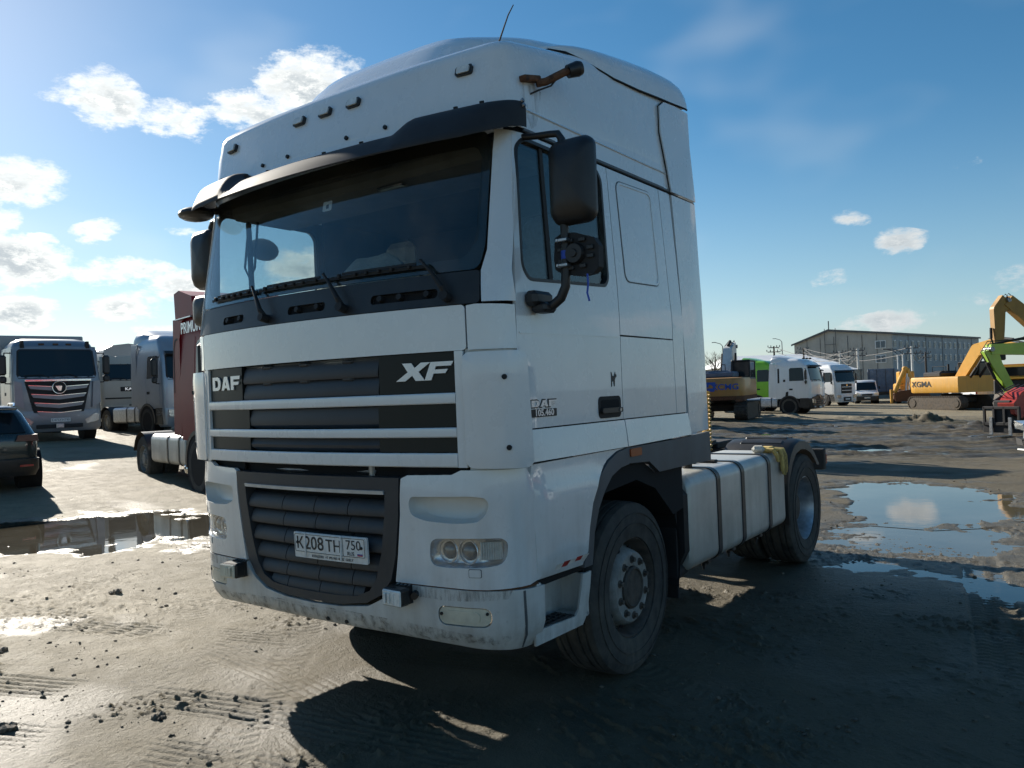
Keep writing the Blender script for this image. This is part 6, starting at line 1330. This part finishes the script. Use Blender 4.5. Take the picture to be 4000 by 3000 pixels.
for s in (-1, 1): add_wheel(th, .15+s*1.15, 2.4, .6, .42, s); add_wheel(th, .15+s*1.15, 4.9, .6, .42, s)
# ------------------------------------------------------------------ buildings, poles and tree behind the yard
pbr('cladding_beige', (.45, .43, .39), .6, var=(.5, .05), dirt=((.12, .10, .08), .3, .6, -1, 14)); pbr('cladding_grey', (.33, .355, .37), .6, var=(.5, .05), dirt=((.12, .10, .08), .3, .6, -1, 14))
pbr('roof_sheet', (.10, .10, .105), .6, var=(.6, .1)); pbr('white_roof', (.62, .64, .66), .5, var=(.5, .05)); pbr('wall_pale', (.42, .43, .42), .7, var=(.6, .08)); pbr('pane', (.10, .13, .16), .15, var=None, spec=.5); pbr('window_white', (.74, .75, .75), .5, var=None)
pbr('concrete_pole', (.62, .62, .60), .8, var=(3, .1)); pbr('bark', (.06, .048, .04), .9, var=(3, .2)); pbr('fence_sheet', (.13, .14, .135), .7, var=(.7, .15))
def cp(px, py_off, fwd): return None
def vw(lat, fw): return (CAM.x-.584*fw+.812*lat, CAM.y+.812*fw+.584*lat)
def px_at(px, fw): return vw((px-2000)/3138.5*fw, fw)
G0 = -2.0
def warehouse():
    """gabled end towards us, windowed long side receding to the right"""
    A = Vector(px_at(3108, 176)+(0,)); B = Vector(px_at(3490, 160)+(0,)); Cc = Vector(px_at(3829, 196)+(0,))
    o = thing('warehouse', 'long grey warehouse with a beige gable end and two rows of windows', 'building', (B.x, B.y, G0))
    ga = A-B; ls = Cc-B; gx = ga.normalized(); lx = ls.normalized(); gw, ln = ga.length, ls.length; up = Vector((0, 0, 1))
    E, PK = 12.6, 15.4
    def quad(m, P): m.add(P, [tuple(range(len(P)))])
    def Q(nm, mt, fn, par=None): mb = MB(); fn(mb); return mb.build(nm, mt, par or o, 0)
    g = lambda u, z: gx*u+up*z; s = lambda u, z: lx*u+up*z
    pk = gw*.62; Eb = E-.6
    back = lx*ln
    Q('gable_wall', 'cladding_beige', lambda m: quad(m, [g(0, 0), g(gw, 0), g(gw, Eb-.3), g(pk, PK-1.2), g(0, E)]))
    Q('long_wall', 'cladding_grey', lambda m: quad(m, [s(0, 0), s(ln, 0), s(ln, E-.1), s(0, E)]))
    Q('rear_wall', 'cladding_grey', lambda m: (quad(m, [g(gw, 0), g(gw, 0)+back, g(gw, Eb)+back, g(gw, Eb-.3)]), quad(m, [s(ln, 0), g(gw, 0)+back, g(gw, Eb)+back, s(ln, E-.1)])))
    ngx = lx*-.5; nl = gx*-.4
    Q('roof', 'roof_sheet', lambda m: (quad(m, [g(-.5, E-.05)+ngx, g(pk, PK-1.15)+ngx, g(pk, PK-1.15)+back, g(-.5, E-.05)+back]), quad(m, [g(pk, PK-1.15)+ngx, g(gw+.5, Eb-.4)+ngx, g(gw+.5, Eb)+back, g(pk, PK-1.15)+back]), quad(m, [g(-.5, E-.45)+ngx, g(pk, PK-1.6)+ngx, g(pk, PK-1.15)+ngx, g(-.5, E-.05)+ngx]), quad(m, [g(pk, PK-1.6)+ngx, g(gw+.5, Eb-.8)+ngx, g(gw+.5, Eb-.4)+ngx, g(pk, PK-1.15)+ngx]), quad(m, [g(-.5, E-.45)+ngx, g(-.5, E-.05)+ngx, g(-.5, E-.05)+back, g(-.5, E-.45)+back])))
    e = .06
    for i in range(1, 7):
        u = gw*i/7; Q('panel_seam', 'roof_sheet', lambda m: quad(m, [g(u-.06, 0)-lx*e, g(u+.06, 0)-lx*e, g(u+.06, E)-lx*e, g(u-.06, E)-lx*e]))
    nrm = gx*-1
    for i in range(1, 6):
        u = ln*i/5.4-1.5; Q('downpipe', 'roof_sheet', lambda m: m.add([s(u-.16, 0)+nrm*.05, s(u+.16, 0)+nrm*.05, s(u+.16, E-.4)+nrm*.05, s(u-.16, E-.4)+nrm*.05], [(0, 1, 2, 3)]))
    Q('corner_post', 'wall_pale', lambda m: quad(m, [s(-.05, 0)+nrm*.06, s(.35, 0)+nrm*.06, s(.35, E-.3)+nrm*.06, s(-.05, E-.3)+nrm*.06]))
    n = 17
    for r_, z in enumerate((10.3, 7.6)):
        for i in range(n):
            u = 1.2+(ln-2.4)*i/(n-1)
            w = Q('window', 'window_white', lambda m: quad(m, [s(u-.62, z-.72)+nrm*.07, s(u+.62, z-.72)+nrm*.07, s(u+.62, z+.72)+nrm*.07, s(u-.62, z+.72)+nrm*.07]))
            for k in (-1, 1): Q('pane', 'pane', lambda m: quad(m, [s(u+k*.29-.24, z-.6)+nrm*.12, s(u+k*.29+.24, z-.6)+nrm*.12, s(u+k*.29+.24, z+.6)+nrm*.12, s(u+k*.29-.24, z+.6)+nrm*.12]), w)
    for z in (10.3, 7.4):
        w = Q('window', 'window_white', lambda m: quad(m, [g(1.2, z-.8)-lx*.08, g(3.4, z-.8)-lx*.08, g(3.4, z+.8)-lx*.08, g(1.2, z+.8)-lx*.08]))
        for k in (0, 1): Q('pane', 'pane', lambda m: quad(m, [g(1.35+k*1.0, z-.65)-lx*.12, g(2.2+k*1.0, z-.65)-lx*.12, g(2.2+k*1.0, z+.65)-lx*.12, g(1.35+k*1.0, z+.65)-lx*.12]), w)
    lad = gw*.60
    Q('fire_ladder', 'roof_sheet', lambda m: ([m.cyl(g(lad+k, 1)-lx*.4, g(lad+k, PK-1)-lx*.4, .07, n=6) for k in (-1.2, 1.2)], [m.cyl(g(lad-1.2, 2+1.8*i)-lx*.4, g(lad+1.2, 2+1.8*i)-lx*.4, .05, n=5) for i in range(6)]))
    Q('roof_mast', 'roof_sheet', lambda m: m.cyl(g(pk, PK-1.2), g(pk, PK+.6), .12, n=6))
warehouse()
def shed(name, label, px0, px1, fw, eave, ridge, mt, roofm, depth=14.0):
    a = Vector(px_at(px0, fw)+(0,)); b = Vector(px_at(px1, fw)+(0,)); o = thing(name, label, 'building', (a.x, a.y, G0)); d = (b-a); w = d.length; d.normalize(); n = Vector((-.584, .812, 0)); up = Vector((0, 0, 1))
    def Q(nm, m_, P): mb = MB(); [mb.add(p, [tuple(range(len(p)))]) for p in P]; return mb.build(nm, m_, o, 0)
    Q('wall', mt, [[d*0, d*w, d*w+up*eave, up*eave], [d*0, n*depth, n*depth+up*eave, up*eave], [d*w, d*w+n*depth, d*w+n*depth+up*eave, d*w+up*eave]])
    Q('roof', roofm, [[d*-.6-n*.6+up*(eave-.05), d*(w+.6)-n*.6+up*(eave-.05), d*(w*.92)+n*depth*.5+up*ridge, d*(w*.08)+n*depth*.5+up*ridge], [d*(w*.08)+n*depth*.5+up*ridge, d*(w*.92)+n*depth*.5+up*ridge, d*(w+.6)+n*depth+up*eave, d*-.6+n*depth+up*eave], [d*-.6-n*.6+up*(eave-.05), d*(w*.08)+n*depth*.5+up*ridge, d*-.6+n*depth+up*eave], [d*(w+.6)-n*.6+up*(eave-.05), d*(w*.92)+n*depth*.5+up*ridge, d*(w+.6)+n*depth+up*eave], [d*-.6-n*.6+up*(eave-.05), d*(w+.6)-n*.6+up*(eave-.05), d*(w+.6)-n*.6+up*(eave-.35), d*-.6-n*.6+up*(eave-.35)]])
    for i in range(5): Q('door' if i == 2 else 'window', 'pane' if i != 2 else 'roof_sheet', [[d*(w*(i+.6)/5.4)-n*.05+up*(.2 if i == 2 else 1.6), d*(w*(i+.6)/5.4+1.2)-n*.05+up*(.2 if i == 2 else 1.6), d*(w*(i+.6)/5.4+1.2)-n*.05+up*2.7, d*(w*(i+.6)/5.4)-n*.05+up*2.7]])
shed('low_hall', 'low white hall with a snow-pale roof behind the lime green truck', 2880, 3265, 128, 6.3, 8.3, 'wall_pale', 'white_roof', 24)
shed('low_shed', 'low shed with pale sheet roof in front of the warehouse gable', 3185, 3335, 112, 5.0, 6.2, 'wall_pale', 'white_roof', 12)
shed('site_hut', 'dark low hut roof beside the far white tractor unit', 3240, 3420, 104, 3.0, 3.6, 'fence_sheet', 'roof_sheet', 8)
def fence():
    a = Vector(px_at(2700, 98)+(0,)); b = Vector(px_at(4400, 98)+(0,)); o = thing('sheet_fence', 'dark sheet metal fence closing the far side of the yard', 'fence', (a.x, a.y, G0)); d = b-a; n = 26
    for i in range(n):
        p, q = d*(i/n), d*((i+.97)/n); mb = MB(); up = Vector((0, 0, 3.0+.12*math.sin(i*1.7))); w = Vector((-.58, .81, 0))*.05
        mb.add([p, q, q+up, p+up, p+w, q+w, q+up+w, p+up+w], [(0, 1, 2, 3), (4, 7, 6, 5), (3, 2, 6, 7), (0, 3, 7, 4), (1, 5, 6, 2)]); mb.build('panel', 'fence_sheet', o, 0)
fence()
POLE_LAB = {}
def pole(px, fw, top_px, mt='concrete_pole', kind='wire', label=''):
    x, y = px_at(px, fw); hz = 1528-.038*(px-2000); ztop = 1.72+(hz-top_px)*fw/3138.5; zb = zt(x, y)-.5
    o = thing('utility_pole' if kind == 'wire' else 'lamp_post', label, 'pole' if kind == 'wire' else 'lamp post', (x, y, zb)); h = ztop-zb
    mb = MB(); mb.cyl((0, 0, 0), (-.02*h*.5, 0, h), .19 if kind == 'wire' else .12, .11 if kind == 'wire' else .07, 8); mb.build('post', mt, o)
    r_ = Vector((.812, .584, 0)); tp = Vector((-.01*h, 0, h))
    if kind == 'wire':
        mb = MB()
        for k, L in ((0, .9), (-.6, 1.1)): mb.box(tp+Vector((0, 0, k-.2)), (L*2*.812, .1, .12), 0, rotz(math.atan2(.584, .812))); [mb.cyl(tp+r_*(L*q)+Vector((0, 0, k-.15)), tp+r_*(L*q)+Vector((0, 0, k+.12)), .06, n=6) for q in (-.9, -.45, .45, .9)]
        mb.build('cross_arm', 'roof_sheet', o)
    else:
        mb = MB(); mb.tube([tp, tp+r_*-.3+Vector((0, 0, .35)), tp+r_*-1.1+Vector((0, 0, .6))], .05, 6); mb.box(tp+r_*-1.3+Vector((0, 0, .6)), (.6, .2, .1), .03, rotz(math.atan2(.584, .812))); mb.build('lamp_arm', 'roof_sheet', o)
    return Vector((x, y, zb))+tp
tops = [pole(3030, 112, 1352, label='wooden twin-armed pole above the lime green truck', mt='bark'), pole(3145, 118, 1358, label='dark pole rising between hall and warehouse', mt='bark'), pole(3286, 104, 1372, label='thin pole in front of the warehouse gable'), pole(3356, 92, 1362, label='bright concrete pole left of the corner window'), pole(3568, 88, 1352, label='tall white concrete pole right of the warehouse corner'), pole(3620, 120, 1375, label='pole with struts before the warehouse windows', mt='bark')]
pole(3512, 84, 1385, label='left one of two short white posts over the yellow arm', kind='lamp'); pole(3532, 84, 1384, label='right one of two short white posts over the yellow arm', kind='lamp')
pole(3062, 140, 1335, kind='lamp', mt='roof_sheet', label='street lamp standing over the low white hall'); pole(2830, 120, 1352, kind='lamp', mt='roof_sheet', label='street lamp beside the bare tree'); 
wires = sorted(tops, key=lambda p: p.x*.812+p.y*.584)
for i, (a, b) in enumerate(zip(wires[:-1], wires[1:])):
    for k in (0, 1):
        mb = MB(); mb.tube([a.lerp(b, q)+Vector((0, 0, -.1-.6*k-1.1*math.sin(math.pi*q))) for q in np.linspace(0, 1, 9)], .035, 4); w = mb.build('power_line', 'roof_sheet'); tag(w, ('upper' if k == 0 else 'lower')+' wire in span %s from the left between the yard poles' % ('one', 'two', 'three', 'four', 'five')[i], 'wire', 'wires between the yard poles')
def bare_tree(px, fw, top, label, seed):
    x, y = px_at(px, fw); o = thing('bare_tree', label, 'tree', (x, y, zt(x, y)-.5)); rng = random.Random(seed); hz = 1528-.038*(px-2000); H = 1.72+(hz-top)*fw/3138.5-(zt(x, y)-.5)
    tk = MB(); tk.tube([(0, 0, 0), (.1, 0, H*.25), (0, .1, H*.5), (.1, .1, H*.75)], [.22, .18, .13, .06], 7); tk.build('trunk', 'bark', o)
    cr = MB()
    def grow(p, d, L, r, lv):
        q = p+d*L; m = p.lerp(q, .5)+Vector((rng.uniform(-.1, .1), rng.uniform(-.1, .1), .05))*L*.4; cr.tube([p, m, q], [r, r*.8, r*.55], 5 if lv < 2 else 3, False)
        if lv < 4:
            for _ in range(3 if lv < 3 else 4): grow(p.lerp(q, rng.uniform(.45, 1)), (d+Vector((rng.uniform(-.8, .8), rng.uniform(-.8, .8), rng.uniform(-.1, .6)))).normalized(), L*rng.uniform(.55, .75), r*.5, lv+1)
    for i in range(7):
        a = rng.uniform(0, 6.28); grow(Vector((.05, .05, H*rng.uniform(.28, .7))), Vector((math.cos(a)*.7, math.sin(a)*.7, .75)).normalized(), H*.22, .07, 1)
    cr.build('crown', 'bark', o)
bare_tree(2795, 118, 1335, 'bare leafless tree right beside the white cab', 3); bare_tree(2850, 130, 1372, 'smaller bare tree behind the street lamp', 5)
bare_tree(3668, 110, 1452, 'thin bare tree in front of the grey windowed wall', 8)
